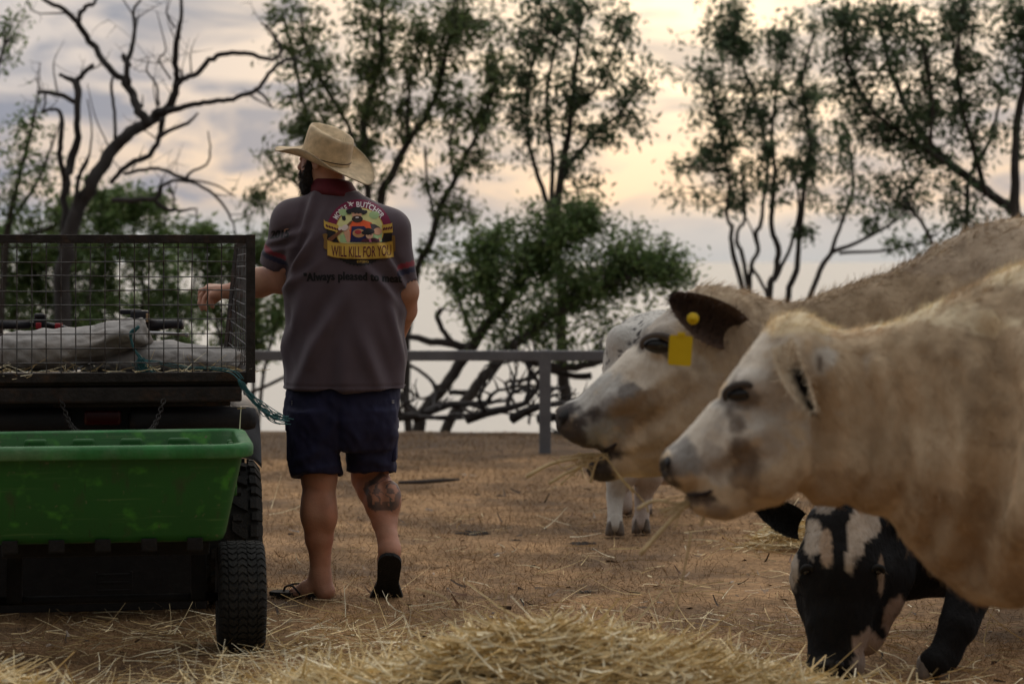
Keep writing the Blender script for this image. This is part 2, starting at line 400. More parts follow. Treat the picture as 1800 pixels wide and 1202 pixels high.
def build_water():
    m = bpy.data.materials.new('lake_water'); m.use_nodes = True; t = m.node_tree; b = t.nodes['Principled BSDF']
    b.inputs['Base Color'].default_value = (.20, .23, .25, 1); b.inputs['Roughness'].default_value = .3; b.inputs['IOR'].default_value = 1.33
    tc = t.nodes.new('ShaderNodeTexCoord'); nz = t.nodes.new('ShaderNodeTexNoise'); nz.inputs['Scale'].default_value = .9; nz.inputs['Detail'].default_value = 6
    t.links.new(tc.outputs['Object'], nz.inputs[0]); bn = t.nodes.new('ShaderNodeBump'); bn.inputs['Strength'].default_value = 1; bn.inputs['Distance'].default_value = .06
    t.links.new(nz.outputs[0], bn.inputs['Height']); t.links.new(bn.outputs[0], b.inputs['Normal'])
    df = t.nodes.new('ShaderNodeBsdfDiffuse'); df.inputs[0].default_value = (.265, .29, .305, 1); ms = t.nodes.new('ShaderNodeMixShader'); ms.inputs[0].default_value = .35
    t.links.new(df.outputs[0], ms.inputs[1]); t.links.new(b.outputs[0], ms.inputs[2]); t.links.new(ms.outputs[0], t.nodes['Material Output'].inputs[0])
    V = [(-5000, 21, -2.2), (5000, 21, -2.2), (5000, 12000, -2.2), (-5000, 12000, -2.2)]
    tag(link('water', fast_mesh('water', V, np.array([[0, 1, 2, 3]])), m), 'calm grey lake reaching the horizon behind the trees', None, None, 'structure')
build_water()

# ribbons: straw, grass, hair as real slivers of mesh
def ribbons(base, dirs, length, width, bend, seg=2, seed=1, face=None):
    """base (n,3), dirs (n,3) unit; returns V,F of bent flat ribbons that narrow a little"""
    r = np.random.default_rng(seed); n = len(base)
    length = np.broadcast_to(length, (n,)); width = np.broadcast_to(width, (n,))
    rnd = r.normal(size=(n, 3)); side = np.cross(dirs, rnd if face is None else np.broadcast_to(face, (n, 3)) + .5 * rnd)
    side /= np.maximum(np.linalg.norm(side, axis=1, keepdims=True), 1e-9)
    bd = np.cross(side, dirs); bv = (bd * r.normal(size=(n, 1)) + side * r.normal(size=(n, 1)) * .6) * np.broadcast_to(bend, (n,))[:, None]
    rows = []
    for i in range(seg + 1):
        t = i / seg
        c = base + dirs * (length * t)[:, None] + bv * (length * t * t)[:, None]
        w = (width * (1 - .55 * t) * .5)[:, None]
        rows.append(c - side * w); rows.append(c + side * w)
    V = np.stack(rows, 1).reshape(-1, 3); m = 2 * (seg + 1); o = np.arange(n)[:, None] * m
    F = np.concatenate([o + np.array([[2 * i, 2 * i + 1, 2 * i + 3, 2 * i + 2]]) for i in range(seg)])
    return V, F
def unit(a): return a / np.maximum(np.linalg.norm(a, axis=-1, keepdims=True), 1e-9)
def vary(n, cols, m, r):
    """a colour for each ribbon (m vertices each)"""
    c = np.array(cols)[r.integers(0, len(cols), n)] * r.uniform(.7, 1.2, (n, 1)); return np.repeat(c, m, 0)

def build_grass():
    r = np.random.default_rng(3); n = 190000
    y = 6.4 + (19.0 - 6.4) * r.random(n) ** 1.7; x = (r.random(n) - .5) * 2 * (.235 * y + .5)
    keep = fbm(np.stack([x, y, x * 0], -1), 1.1, 9, 3) + r.normal(size=n) * .5 > -.35
    x, y = x[keep], y[keep]; n = len(x)
    b = np.stack([x, y, ground_z(x, y) - .004], -1)
    d = unit(np.stack([r.normal(size=n) * .8, r.normal(size=n) * .8, .35 + r.random(n) * .8], -1))
    V, F = ribbons(b, d, r.uniform(.012, .040, n) , r.uniform(.0014, .0030, n) * (y / 9), .5, 2, 4)
    me = fast_mesh('grass', V, F, False); paint(me, vary(n, [(.36, .24, .13), (.29, .185, .098), (.44, .31, .185), (.22, .14, .08)], 6, r))
    tag(link('grass', me, mat('dry_grass', attr=True, var=.1, rough=.9, spec=.1)), 'short dry brown grass stubble over the paddock', 'grass', None, 'stuff')
build_grass()
STRAW = [(.82, .66, .37), (.90, .77, .49), (.70, .53, .27), (.93, .84, .60), (.56, .41, .20)]
straw_mat = mat('straw', attr=True, var=.12, rough=.75, spec=.25)
def straw_obj(name, pts, dirs, lens, wid, label, bend=.35, seed=1, cat=None, kind='stuff', group=None, seg=3):
    r = np.random.default_rng(seed); V, F = ribbons(np.array(pts), unit(np.array(dirs)), lens, wid, bend, seg, seed)
    me = fast_mesh(name, V, F, False); paint(me, vary(len(pts), STRAW, 2 * (seg + 1), r))
    return tag(link(name, me, straw_mat, None, np.array(pts).mean(0)), label, cat, group, kind)
def build_straw():
    r = np.random.default_rng(21)
    # loose straw strewn over the ground round the cart and the big heap
    X = []
    def strew(n, cx, cy, sx, sy):
        X.append(np.stack([cx + r.normal(size=n) * sx, cy + r.normal(size=n) * sy], -1))
    strew(900, -.55, 7.9, .45, .5); strew(900, -1.45, 6.95, .55, .22); strew(700, -.2, 7.3, .5, .4); strew(260, -1.2, 8.35, .5, .3)
    strew(500, .8, 7.6, .6, .6); strew(560, .3, 9.0, 1.2, 1.6); strew(260, .25, 8.2, .8, .45); strew(120, .6, 12, 2, 2.0); strew(70, 1.15, 10.9, .2, .15); strew(380, -.8, 7.15, .6, .25)
    X = np.concatenate(X); X = X[(X[:, 1] > 6.2)]; n = len(X)
    b = np.stack([X[:, 0], X[:, 1], ground_z(X[:, 0], X[:, 1]) + r.uniform(.002, .03, n)], -1)
    a = r.random(n) * 6.283; d = np.stack([np.cos(a), np.sin(a) * .9, r.normal(size=n) * .12 + .04], -1)
    straw_obj('loose_straw', b, d, r.uniform(.05, .24, n), r.uniform(.0022, .0048, n), 'loose pale straw strewn on the ground round the cart', .3, 31)
    def heap(cx, cy, h, sx, sy, n, label, seed):
        r = np.random.default_rng(seed)
        u = r.normal(size=(n, 2)) * .62; x, y = cx + u[:, 0] * sx, cy + u[:, 1] * sy
        rr = (u ** 2).sum(1); top = h * np.exp(-rr * .95) * (1 + .25 * noise3(np.stack([x, y, x * 0], -1), 5, seed))
        z = ground_z(x, y) + top * (1 - .55 * r.random(n) ** 2.2)
        a = r.random(n) * 6.283; d = np.stack([np.cos(a), np.sin(a), np.clip(r.normal(size=n) * .15, -.3, .22) - .05], -1)
        straw_obj('hay_heap', np.stack([x, y, z], -1) - .5 * unit(d) * .15, d, r.uniform(.06, .23, n), r.uniform(.0045, .0100, n), label, .3, seed, 'hay')
    heap(.16, 6.72, .265, .76, .48, 16500, 'large blurred heap of golden hay in front of the cows', 41)
    heap(-.42, 6.75, .14, .42, .3, 3600, 'low trail of hay running from the big heap towards the cart', 44)
    heap(1.27, 11.0, .11, .13, .12, 420, 'small clump of hay on the ground behind the cow heads', 42)
    heap(-1.65, 6.85, .14, .42, .24, 2600, 'low spread of hay in front of the green cart', 43)
    # ground under the big heap so that no soil shows through
build_straw()
def build_litter():
    """fallen leaves, dung and sticks seen on the paddock"""
    r = np.random.default_rng(5)
    dung = mat('dung', (.035, .026, .02), .95, .4, 30, 1, 60)
    spots = [(832, 937, 27, 'dark flat cow pat on the ground straight behind the man', 0), (1020, 952, 20, 'dark lumpy cow pat near the speckled cow feet', 1), (765, 935, 0, '', 0),
             (905, 948, 9, 'small dark dung crumb left of the speckled cow', 2), (1030, 1040, 16, 'curled dark dry leaf scrap before the hay heap', 3), (880, 870, 9, 'small dark clod far out on the paddock', 4), (838, 866, 7, 'smaller dark clod beside another far on the paddock', 5)]
    for (px, py, w, lab, s) in spots:
        if not w: continue
        Y = FPX * EYE / (py - HOR); c = P(px, py, Y); R = w / FPX * Y
        V = []; n = 22; rings = [(1.0, -.01), (.95, .25), (.7, .75), (.35, .9)]
        for (q, zz) in rings:
            for k in range(n):
                a = 6.283 * k / n; rad = R * q * (1 + .22 * math.sin(3 * a + s) + .12 * math.sin(7 * a + 2 * s) + .08 * r.normal())
                V.append((c.x + rad * math.cos(a), c.y + rad * .8 * math.sin(a), float(ground_z(c.x, c.y)) + R * .16 * zz * (1 + .4 * r.normal())))
        V.append((c.x, c.y, float(ground_z(c.x, c.y)) + R * .13))
        F = [[i * n + k, i * n + (k + 1) % n, (i + 1) * n + (k + 1) % n, (i + 1) * n + k] for i in range(3) for k in range(n)] + [[3 * n + k, 3 * n + (k + 1) % n, 4 * n] for k in range(n)]
        tag(link('cow_pat' if s < 3 else ('dry_leaf' if s == 3 else 'clod'), fast_mesh('pat', V, F), dung, None, c), lab, 'dung' if s < 3 else ('leaf' if s == 3 else 'clod'))
    # a dark stick lying right of the man
    Y = FPX * EYE / (856 - HOR)
    pts = [P(700, 857, Y) + Vector((0, 0, .03)), P(740, 856, Y) + Vector((0, .02, .028)), P(780, 854.5, Y) + Vector((0, .05, .03)), P(808, 853, Y) + Vector((0, .04, .03))]
    tag(MB().tube(pts, [.010, .013, .012, .006], 7).build('stick', mat('dead_wood', (.06, .05, .045), .9, .4, 20, .8, 50), None, True, pts[0]), 'dark straight stick lying on the paddock right of the man', 'stick')
    # pale chips and leaves scattered thinly
    n = 900; y = 6.8 + 10 * r.random(n) ** 1.5; x = (r.random(n) - .5) * 2 * (.22 * y)
    b = np.stack([x, y, ground_z(x, y) + .006], -1); a = r.random(n) * 6.283; d = unit(np.stack([np.cos(a), np.sin(a), r.normal(size=n) * .15], -1))
    V, F = ribbons(b, d, r.uniform(.02, .065, n), r.uniform(.006, .016, n), .5, 3, 8, (0, 0, 1))
    me = fast_mesh('leaf_litter', V, F, False); paint(me, vary(n, [(.40, .30, .22), (.10, .07, .05), (.33, .27, .22), (.07, .05, .04), (.20, .12, .08)], 8, r))
    tag(link('leaf_litter', me, mat('leaf_litter', attr=True, var=.2, rough=.8)), 'scattered dry leaves and chips on the paddock', 'leaves', None, 'stuff')
build_litter()

# ------------------------------------------------------------------ fence
def build_fence():
    Y = FPX * EYE / (800 - HOR)
    steel = mat('grey_rail', (.155, .16, .175), .55, .2, 6, .2, 80, .2)
    f = empty('rail_fence', P(958, 800, Y), 'low grey rail fence on square posts along the paddock edge', 'fence')
    zr = P(958, 625, Y).z; x0, x1 = P(958 - 630 * 3, 0, Y).x, P(958 + 630 * 3, 0, Y).x
    MB().box(((x0 + x1) / 2, Y, zr), (x1 - x0, .07, .068), bev=.006).build('rail', steel, f, False)
    for k in range(-3, 4):
        x = P(958 + 630 * k, 0, Y).x
        MB().box((x, Y + .002, (zr + .036) / 2 - .2), (.078, .078, zr + .036 + .4), bev=.006).build('post', steel, f, False)
build_fence()
# ------------------------------------------------------------------ trees
bark = mat('bark', (.060, .052, .046), .9, .4, 14, .9, 30, stretch=(1, 1, .25))
dead_bark = mat('dead_bark', (.048, .043, .041), .9, .45, 10, .9, 26, stretch=(1, 1, .3))
def leafmat(name, c): return mat(name, attr=True, rough=.55, var=.15, spec=.3, trans=.35)
LEAF = leafmat('gum_leaf', None)
def smooth_path(pts, sub=4):
    """Catmull-Rom through (x,y,z,r)"""
    A = np.array(pts, float); A = np.concatenate([2 * A[:1] - A[1:2], A, 2 * A[-1:] - A[-2:-1]]); out = []
    for i in range(1, len(A) - 2):
        for t in np.linspace(0, 1, sub, endpoint=False):
            p0, p1, p2, p3 = A[i - 1], A[i], A[i + 1], A[i + 2]
            out.append(.5 * ((2 * p1) + (-p0 + p2) * t + (2 * p0 - 5 * p1 + 4 * p2 - p3) * t * t + (-p0 + 3 * p1 - 3 * p2 + p3) * t ** 3))
    out.append(A[-2]); out = np.array(out); out[:, 3] = np.maximum(out[:, 3], .0015); return out
def tree(name, label, Y, stems, clumps=(), cols=((.05, .072, .032), (.035, .052, .026), (.075, .092, .045)), seed=1, sc=1.0, off=(0, 0), dens=1.0, leaf=.10, spread=.5, group=None, wood=bark, twigs=0, droop=.55, wobble=1.0):
    r = np.random.default_rng(seed); mpp = Y / FPX
    paths = []
    for si, st in enumerate(stems):
        dy = r.normal() * .12; pts = []
        for i, (px, py, w) in enumerate(st):
            dy += r.normal() * .06
            q = P(px / sc + off[0], py / sc + off[1], Y + dy); pts.append((q.x + r.normal() * .004, q.y, q.z, w / sc * mpp * (.78 if clumps else 1)))
        p = smooth_path(pts, 4)
        p[1:-1, :3] += r.normal(size=(len(p) - 2, 3)) * (p[1:-1, 3:4] * .16 * wobble)
        paths.append(p)
    base = np.array(paths[0][0][:3]); t = empty(name, base, label, 'tree', group)
    mb = MB()
    for p in paths: mb.tube([q[:3] for q in p], [q[3] for q in p], 8 if p[:, 3].max() > .02 else 6)
    nodes = np.concatenate(paths)
    def twig(a, b, r0, r1, sag):
        mid = (a + b) / 2 + r.normal(size=3) * np.linalg.norm(b - a) * .12 + np.array([0, 0, sag])
        pp = smooth_path([(*a, r0), (*mid, (r0 + r1) / 2), (*b, r1)], 3); mb.tube([q[:3] for q in pp], [q[3] for q in pp], 4, False); return pp
    if twigs:
        for _ in range(twigs):
            k = nodes[r.integers(0, len(nodes))]
            if k[3] > .05: continue
            a = k[:3]; d = unit(np.array([r.normal(), r.normal() * .6, .5 + abs(r.normal())])) * r.uniform(.15, .6)
            pp = twig(a, a + d, min(k[3] * .5, .009), .0015, 0)
            for _ in range(2):
                q = pp[r.integers(2, len(pp))][:3]; twig(q, q + unit(r.normal(size=3) + np.array([0, 0, .6])) * r.uniform(.08, .25), .003, .001, 0)
    B = []; Dr = []; CI = []
    for (px, py, rx, ry, n) in clumps:
        c = np.array(P(px, py, Y)); rx_, ry_ = rx * mpp * 1.18, ry * mpp * 1.18
        nt_ = max(4, int(n * 1.5))
        for _ in range(nt_):
            u = unit(r.normal(size=3)) * r.random() ** (1 / 2.4)
            e = c + u * np.array([rx_, max(rx_, ry_) * spread * 2, ry_])
            dd = np.linalg.norm((nodes[:, :3] - e) * np.array([1, .7, 1]), axis=1) + (nodes[:, 2] > e[2] + .1) * .25
            j = int(np.argmin(dd + r.random(len(dd)) * .12)); a = nodes[j, :3]
            pp = twig(a, e, min(nodes[j, 3] * .45, .007), .0018, .03)
            m = int(r.integers(10, 26) * dens)
            k = r.integers(len(pp) // 3, len(pp), m); pos = pp[k, :3] + r.normal(size=(m, 3)) * .055
            dr = unit(np.stack([r.normal(size=m) * .7, r.normal(size=m) * .7, -droop + r.normal(size=m) * .55], -1))
            B.append(pos); Dr.append(dr); CI.append(np.full(m, r.uniform(.7, 1.3)))
    mb.build('trunk', wood, t, True)
    if B:
        B = np.concatenate(B); Dr = np.concatenate(Dr); CI = np.concatenate(CI); n = len(B)
        ln = r.uniform(.55, 1.2, n) * leaf * .88; wd = ln * r.uniform(.24, .42, n)
        side = unit(np.cross(Dr, r.normal(size=(n, 3)))); nb = np.cross(side, Dr)
        mid = B + Dr * (ln * .45)[:, None] + nb * (ln * .06)[:, None]; tip = B + Dr * ln[:, None]
        V = np.stack([B, mid - side * (wd / 2)[:, None], tip, mid + side * (wd / 2)[:, None]], 1).reshape(-1, 3)
        F = np.arange(n * 4).reshape(-1, 4)
        me = fast_mesh('crown', V, F, False)
        c = np.array(cols)[r.integers(0, len(cols), n)] * np.array([2.05, 2.05, 1.7]) * (CI * r.uniform(.8, 1.2, n))[:, None]; paint(me, np.repeat(c, 4, 0))
        link('crown', me, LEAF, t)
    return t

Z1 = 1488 / 520
tree('dead_tree', 'bare twisted dead tree with broken limbs behind the cage', 21.5, [
    [(300, 1700, 44), (320, 1400, 42), (340, 1190, 40), (400, 1050, 36), (470, 920, 35), (550, 780, 34), (630, 690, 31), (700, 640, 31), (780, 585, 28), (840, 545, 24), (880, 470, 20), (885, 400, 16), (880, 300, 16), (890, 190, 14), (910, 100, 10), (915, -20, 8)],
    [(750, 630, 24), (690, 540, 23), (660, 470, 21), (610, 400, 18), (540, 340, 17), (480, 250, 17), (420, 160, 16), (390, 110, 15), (320, 50, 13), (220, 0, 10), (150, -60, 8)],
    [(395, 115, 12), (410, 60, 12), (440, 30, 11), (470, 20, 9), (495, -20, 6)],
    [(645, 430, 14), (640, 330, 15), (670, 230, 12), (685, 150, 10), (670, 60, 8), (710, 0, 6)], [(648, 330, 12), (630, 300, 13), (622, 278, 11)],
    [(875, 440, 16), (920, 400, 15), (990, 370, 14), (1060, 305, 14), (1120, 275, 13), (1230, 270, 12), (1370, 300, 10), (1410, 260, 8), (1400, 210, 7), (1350, 140, 6), (1310, 120, 4)],
    [(840, 560, 18), (960, 530, 14), (1040, 515, 13), (1150, 500, 12), (1240, 475, 12), (1300, 440, 11), (1350, 370, 10), (1410, 315, 9), (1500, 290, 7)],
    [(1290, 450, 8), (1330, 490, 7), (1370, 545, 4)], [(1260, 480, 5), (1310, 510, 4), (1375, 545, 3)],
    [(820, 600, 16), (800, 680, 14), (780, 740, 14), (740, 790, 14), (660, 820, 14), (610, 860, 13), (560, 920, 12)],
    [(790, 690, 12), (870, 650, 10), (940, 620, 9), (1000, 570, 5)],
    [(620, 875, 9), (760, 850, 9), (830, 855, 9), (930, 900, 10), (960, 865, 7), (1040, 830, 6), (1055, 760, 5), (1045, 660, 3)],
    [(560, 1010, 14), (680, 1005, 13), (780, 1000, 12), (820, 930, 9), (930, 905, 8), (1050, 960, 8), (1130, 1040, 7), (1170, 1120, 5), (1190, 1190, 4)],
    [(780, 1005, 12), (830, 1050, 11), (900, 1060, 8), (980, 1050, 5)], [(850, 920, 5), (870, 990, 5), (870, 1060, 4)], [(940, 900, 5), (1080, 930, 5), (1190, 990, 3)],
    [(325, 1300, 18), (325, 1000, 19), (330, 880, 23), (370, 780, 23), (395, 660, 18), (390, 540, 18), (385, 430, 20), (330, 390, 11), (298, 373, 10)],
    [(385, 430, 16), (420, 370, 13), (472, 325, 9)], [(375, 515, 13), (290, 475, 12), (188, 465, 9)], [(232, 470, 5), (225, 530, 6), (213, 572, 7)],
    [(330, 900, 14), (310, 850, 14), (295, 770, 14), (305, 660, 13), (303, 570, 10), (250, 550, 8), (215, 565, 7)],
    [(370, 1200, 13), (380, 1010, 12), (400, 880, 10), (450, 780, 6), (460, 650, 4), (440, 500, 3)],
    [(575, 700, 9), (575, 560, 8), (560, 450, 8), (565, 390, 6)], [(540, 730, 4), (480, 580, 3), (440, 420, 2)], [(800, 530, 8), (785, 430, 6), (740, 360, 5), (750, 300, 3)],
    [(860, 400, 6), (800, 300, 5), (830, 250, 4), (790, 60, 2)], [(915, 400, 8), (912, 350, 5)], [(880, 140, 6), (850, 90, 6), (835, 60, 5)], [(450, 780, 6), (430, 840, 6), (380, 900, 6)], [(720, 540, 5), (715, 480, 3)]],
    seed=4, sc=Z1, wood=dead_bark, twigs=46, wobble=1.4)

G1 = ((.055, .078, .034), (.040, .058, .028), (.080, .098, .046))
G2 = ((.060, .095, .036), (.045, .075, .030), (.085, .115, .050))
G3 = ((.044, .066, .040), (.032, .050, .030), (.060, .082, .048))
gt = 'gum trees along the lake bank'
tree('gum_tree', 'tall leafy gum tree with several stems behind the man', 23, [
    [(690, 800, 13), (690, 700, 13), (676, 500, 12), (668, 352, 10), (689, 306, 9), (716, 249, 8), (742, 214, 7), (769, 161, 6), (784, 88, 5), (800, 0, 4)],
    [(720, 800, 9), (716, 600, 9), (735, 470, 8), (757, 425, 8), (773, 364, 7), (800, 314, 6), (823, 268, 5), (850, 215, 4), (870, 150, 3)],
    [(660, 780, 9), (650, 500, 9), (647, 337, 8), (640, 260, 8), (643, 191, 7), (666, 115, 6), (670, 38, 4), (680, -30, 3)],
    [(645, 300, 6), (610, 220, 5), (570, 150, 5), (540, 90, 4), (530, 20, 3)], [(625, 420, 6), (590, 300, 5), (545, 220, 4), (520, 120, 4), (500, 40, 3)],
    [(716, 249, 5), (720, 150, 4), (740, 60, 3)], [(765, 385, 4), (752, 320, 3), (748, 260, 3)], [(800, 314, 4), (790, 250, 3), (806, 190, 3)], [(640, 420, 5), (560, 360, 4), (500, 310, 3), (460, 340, 2)]],
    [(520, 60, 70, 60, 16), (590, 50, 80, 70, 20), (670, 60, 90, 80, 24), (760, 50, 90, 70, 24), (850, 40, 80, 60, 18), (560, 150, 70, 60, 18), (640, 160, 80, 60, 22), (720, 140, 80, 60, 20), (810, 140, 80, 60, 20), (880, 110, 60, 60, 12),
     (520, 220, 55, 45, 10), (600, 240, 70, 50, 14), (690, 220, 70, 50, 16), (780, 230, 80, 50, 16), (860, 220, 60, 50, 12), (480, 270, 35, 45, 8), (470, 350, 30, 30, 5), (640, 300, 60, 45, 10), (730, 300, 55, 40, 7), (830, 285, 50, 30, 7), (800, 380, 45, 40, 8), (840, 378, 22, 26, 5), (745, 450, 30, 25, 4), (560, 300, 40, 40, 7), (455, 400, 30, 50, 5)],
    G1, 11, leaf=.105, dens=1.25, group=gt)
tree('gum_tree', 'slim gum tree with single trunk rising through the round green tree', 22.3, [
    [(1003, 800, 15), (992, 690, 14), (988, 620, 13), (986, 520, 12), (976, 420, 11), (984, 330, 9), (1000, 240, 7), (1010, 130, 5), (1022, 30, 4)],
    [(978, 400, 7), (952, 330, 6), (932, 260, 5), (925, 180, 4), (940, 90, 3)], [(988, 310, 6), (1040, 240, 5), (1090, 200, 4), (1130, 140, 3)], [(972, 430, 7), (968, 350, 6), (972, 280, 5), (960, 180, 4), (980, 60, 3)], [(1005, 200, 4), (1060, 140, 3), (1090, 60, 3)]],
    [(1000, 60, 80, 60, 20), (1080, 90, 70, 60, 16), (930, 110, 60, 60, 14), (960, 180, 60, 50, 14), (1040, 170, 70, 50, 15), (1120, 170, 45, 45, 8), (930, 240, 50, 45, 10), (1000, 250, 60, 40, 11), (1080, 220, 50, 35, 8), (1030, 310, 45, 25, 6), (905, 180, 40, 50, 8), (1140, 220, 25, 35, 4), (920, 20, 60, 40, 10), (990, 0, 60, 40, 12), (1080, 20, 50, 40, 8)],
    G3, 12, leaf=.10, dens=1.2, group=gt)
tree('paddock_tree', 'low round bright green tree with gnarled leaning trunks behind the fence', 21.0, [
    [(722, 800, 15), (740, 730, 14), (772, 690, 13), (805, 645, 13), (835, 600, 13), (880, 545, 10), (930, 480, 8), (980, 430, 6), (1010, 400, 4)],
    [(770, 800, 12), (790, 740, 12), (828, 690, 12), (862, 650, 13), (895, 612, 12), (960, 560, 9), (1030, 520, 7), (1100, 490, 5), (1160, 480, 4)],
    [(835, 612, 11), (790, 604, 9), (745, 597, 8), (700, 585, 6)], [(800, 605, 7), (782, 585, 6), (770, 560, 6), (775, 543, 6)], [(790, 690, 6), (830, 690, 6), (845, 700, 5)],
    [(890, 615, 12), (950, 640, 10), (1010, 645, 9), (1070, 630, 7)], [(1040, 660, 8), (1000, 660, 7), (960, 650, 6), (925, 668, 5), (890, 672, 4), (900, 700, 4), (915, 730, 4)], [(895, 680, 4), (940, 678, 4), (985, 683, 4)], [(925, 680, 3), (932, 720, 3), (930, 745, 3)],
    [(880, 545, 8), (860, 500, 6), (850, 450, 5)], [(835, 600, 6), (812, 540, 5), (800, 500, 4)], [(735, 735, 8), (700, 690, 7), (660, 650, 6), (640, 640, 4)], [(700, 640, 6), (660, 630, 5), (560, 640, 4), (440, 690, 4)],
    [(775, 690, 5), (750, 660, 4), (716, 640, 4)], [(770, 690, 4), (740, 700, 3), (710, 680, 3), (690, 690, 3)]],
    [(900, 430, 70, 45, 18), (960, 395, 70, 40, 20), (1035, 400, 80, 45, 24), (1110, 440, 80, 45, 20), (1180, 470, 60, 35, 14), (860, 490, 60, 45, 14), (935, 500, 80, 60, 22), (1020, 500, 80, 50, 20), (1090, 520, 60, 45, 10), (820, 460, 45, 40, 7), (830, 530, 40, 40, 8), (890, 560, 70, 45, 16), (960, 580, 60, 30, 10), (1190, 500, 50, 30, 8), (910, 600, 60, 18, 8), (800, 490, 30, 30, 4), (1010, 370, 40, 20, 8), (1130, 560, 50, 50, 6), (1060, 570, 50, 40, 6), (950, 440, 90, 50, 20), (1060, 450, 90, 50, 20), (870, 450, 50, 40, 10), (1000, 560, 80, 40, 12)],
    G2, 13, leaf=.085, dens=2.1, droop=.1, spread=.7)
tree('gum_tree', 'many-stemmed gum tree above the two pale cow heads', 24, [
    [(1330, 800, 6), (1320, 600, 6), (1308, 520, 6), (1292, 460, 6), (1283, 420, 5), (1286, 400, 5), (1278, 378, 4), (1282, 320, 4), (1270, 240, 3), (1250, 160, 3)],
    [(1318, 530, 5), (1306, 450, 5), (1296, 430, 5), (1297, 405, 4), (1308, 390, 4), (1310, 360, 4), (1304, 300, 3)],
    [(1322, 640, 6), (1318, 520, 6), (1321, 465, 5), (1333, 440, 5), (1328, 410, 5), (1337, 395, 5), (1341, 355, 4), (1350, 290, 4), (1330, 180, 3), (1290, 80, 3)],
    [(1345, 800, 8), (1352, 525, 8), (1362, 485, 7), (1366, 435, 7), (1357, 408, 6), (1358, 370, 6), (1362, 300, 5), (1355, 240, 4), (1370, 130, 3), (1390, 40, 3)],
    [(1362, 492, 5), (1385, 445, 4), (1397, 410, 4), (1405, 350, 3), (1390, 280, 3)],
    [(1370, 640, 7), (1384, 522, 7), (1400, 475, 7), (1403, 430, 6), (1410, 370, 6), (1416, 310, 5), (1424, 250, 5), (1410, 150, 4), (1430, 60, 3)],
    [(1400, 640, 6), (1425, 518, 6), (1446, 468, 6), (1462, 440, 5), (1480, 390, 4), (1500, 330, 4), (1490, 240, 3)], [(1462, 444, 5), (1520, 420, 4), (1570, 390, 3), (1600, 360, 2)], [(1475, 445, 4), (1560, 440, 3), (1630, 425, 2)], [(1333, 440, 3), (1322, 405, 2), (1305, 370, 2)], [(1320, 465, 4), (1345, 510, 4), (1352, 560, 4)]],
    [(1235, 110, 60, 60, 15), (1300, 50, 80, 55, 18), (1255, 190, 60, 45, 13), (1320, 150, 70, 60, 18), (1385, 80, 60, 60, 16), (1240, 270, 45, 40, 8), (1300, 260, 70, 45, 16), (1370, 220, 70, 55, 20), (1430, 150, 60, 60, 16), (1440, 260, 60, 55, 16), (1285, 340, 45, 35, 8), (1195, 300, 30, 30, 4), (1175, 340, 25, 18, 3), (1380, 310, 60, 35, 12), (1460, 340, 50, 35, 8), (1540, 375, 45, 30, 7), (1600, 425, 40, 14, 4), (1340, 330, 50, 30, 7), (1420, 405, 14, 18, 2), (1270, 20, 60, 40, 10)],
    G3, 14, leaf=.105, dens=1.25, group=gt)
tree('gum_tree', 'dense dark gum tree leaning in from the right edge', 22, [
    [(1800, 800, 16), (1795, 520, 15), (1788, 400, 13), (1783, 300, 10), (1790, 200, 9), (1805, 110, 7), (1800, 20, 5)],
    [(1792, 385, 11), (1745, 345, 11), (1690, 305, 10), (1635, 255, 9), (1595, 190, 7), (1562, 110, 6), (1545, 30, 4)],
    [(1735, 345, 7), (1712, 260, 6), (1690, 180, 5), (1685, 80, 4), (1700, 0, 3)], [(1660, 285, 6), (1590, 240, 5), (1530, 190, 4), (1490, 110, 4), (1480, 40, 3)], [(1635, 255, 5), (1640, 180, 4), (1625, 90, 4)], [(1690, 440, 6), (1700, 380, 6), (1705, 310, 5), (1740, 250, 4), (1760, 160, 3)], [(1640, 430, 4), (1620, 390, 4), (1600, 370, 3)]],
    [(1490, 50, 70, 60, 22), (1570, 50, 80, 60, 26), (1650, 50, 80, 60, 26), (1730, 50, 80, 60, 24), (1790, 60, 50, 60, 14), (1510, 140, 70, 60, 22), (1590, 150, 70, 60, 22), (1670, 150, 80, 60, 24), (1740, 150, 60, 60, 16), (1500, 230, 60, 50, 16), (1570, 240, 60, 45, 14), (1640, 220, 60, 45, 14), (1700, 230, 55, 40, 10), (1545, 310, 55, 40, 12), (1600, 300, 40, 40, 7), (1680, 375, 50, 40, 12), (1640, 330, 45, 35, 6), (1740, 400, 45, 25, 6), (1770, 240, 35, 40, 5), (1710, 300, 40, 30, 4)],
    G3, 15, leaf=.10, dens=1.15, group=gt)
tree('gum_tree', 'wispy green sapling at the left edge beside the dead tree', 22.5, [
    [(-20, 800, 9), (0, 560, 9), (10, 420, 8), (30, 330, 5), (52, 240, 4), (66, 170, 2), (70, 110, 1)], [(10, 400, 5), (60, 330, 4), (90, 260, 3), (110, 200, 1)], [(-30, 400, 6), (-20, 200, 5), (5, 80, 3)], [(20, 420, 5), (90, 400, 4), (160, 350, 3)]],
    [(10, 80, 35, 50, 9), (20, 270, 45, 60, 12), (60, 300, 45, 55, 12), (15, 360, 60, 50, 14), (80, 370, 60, 45, 14), (130, 330, 40, 30, 5), (60, 210, 25, 50, 5), (115, 400, 50, 35, 10), (40, 20, 30, 30, 3)],
    G2, 16, leaf=.085, group=gt)
bush = 'leafy bushes behind the quad bike'
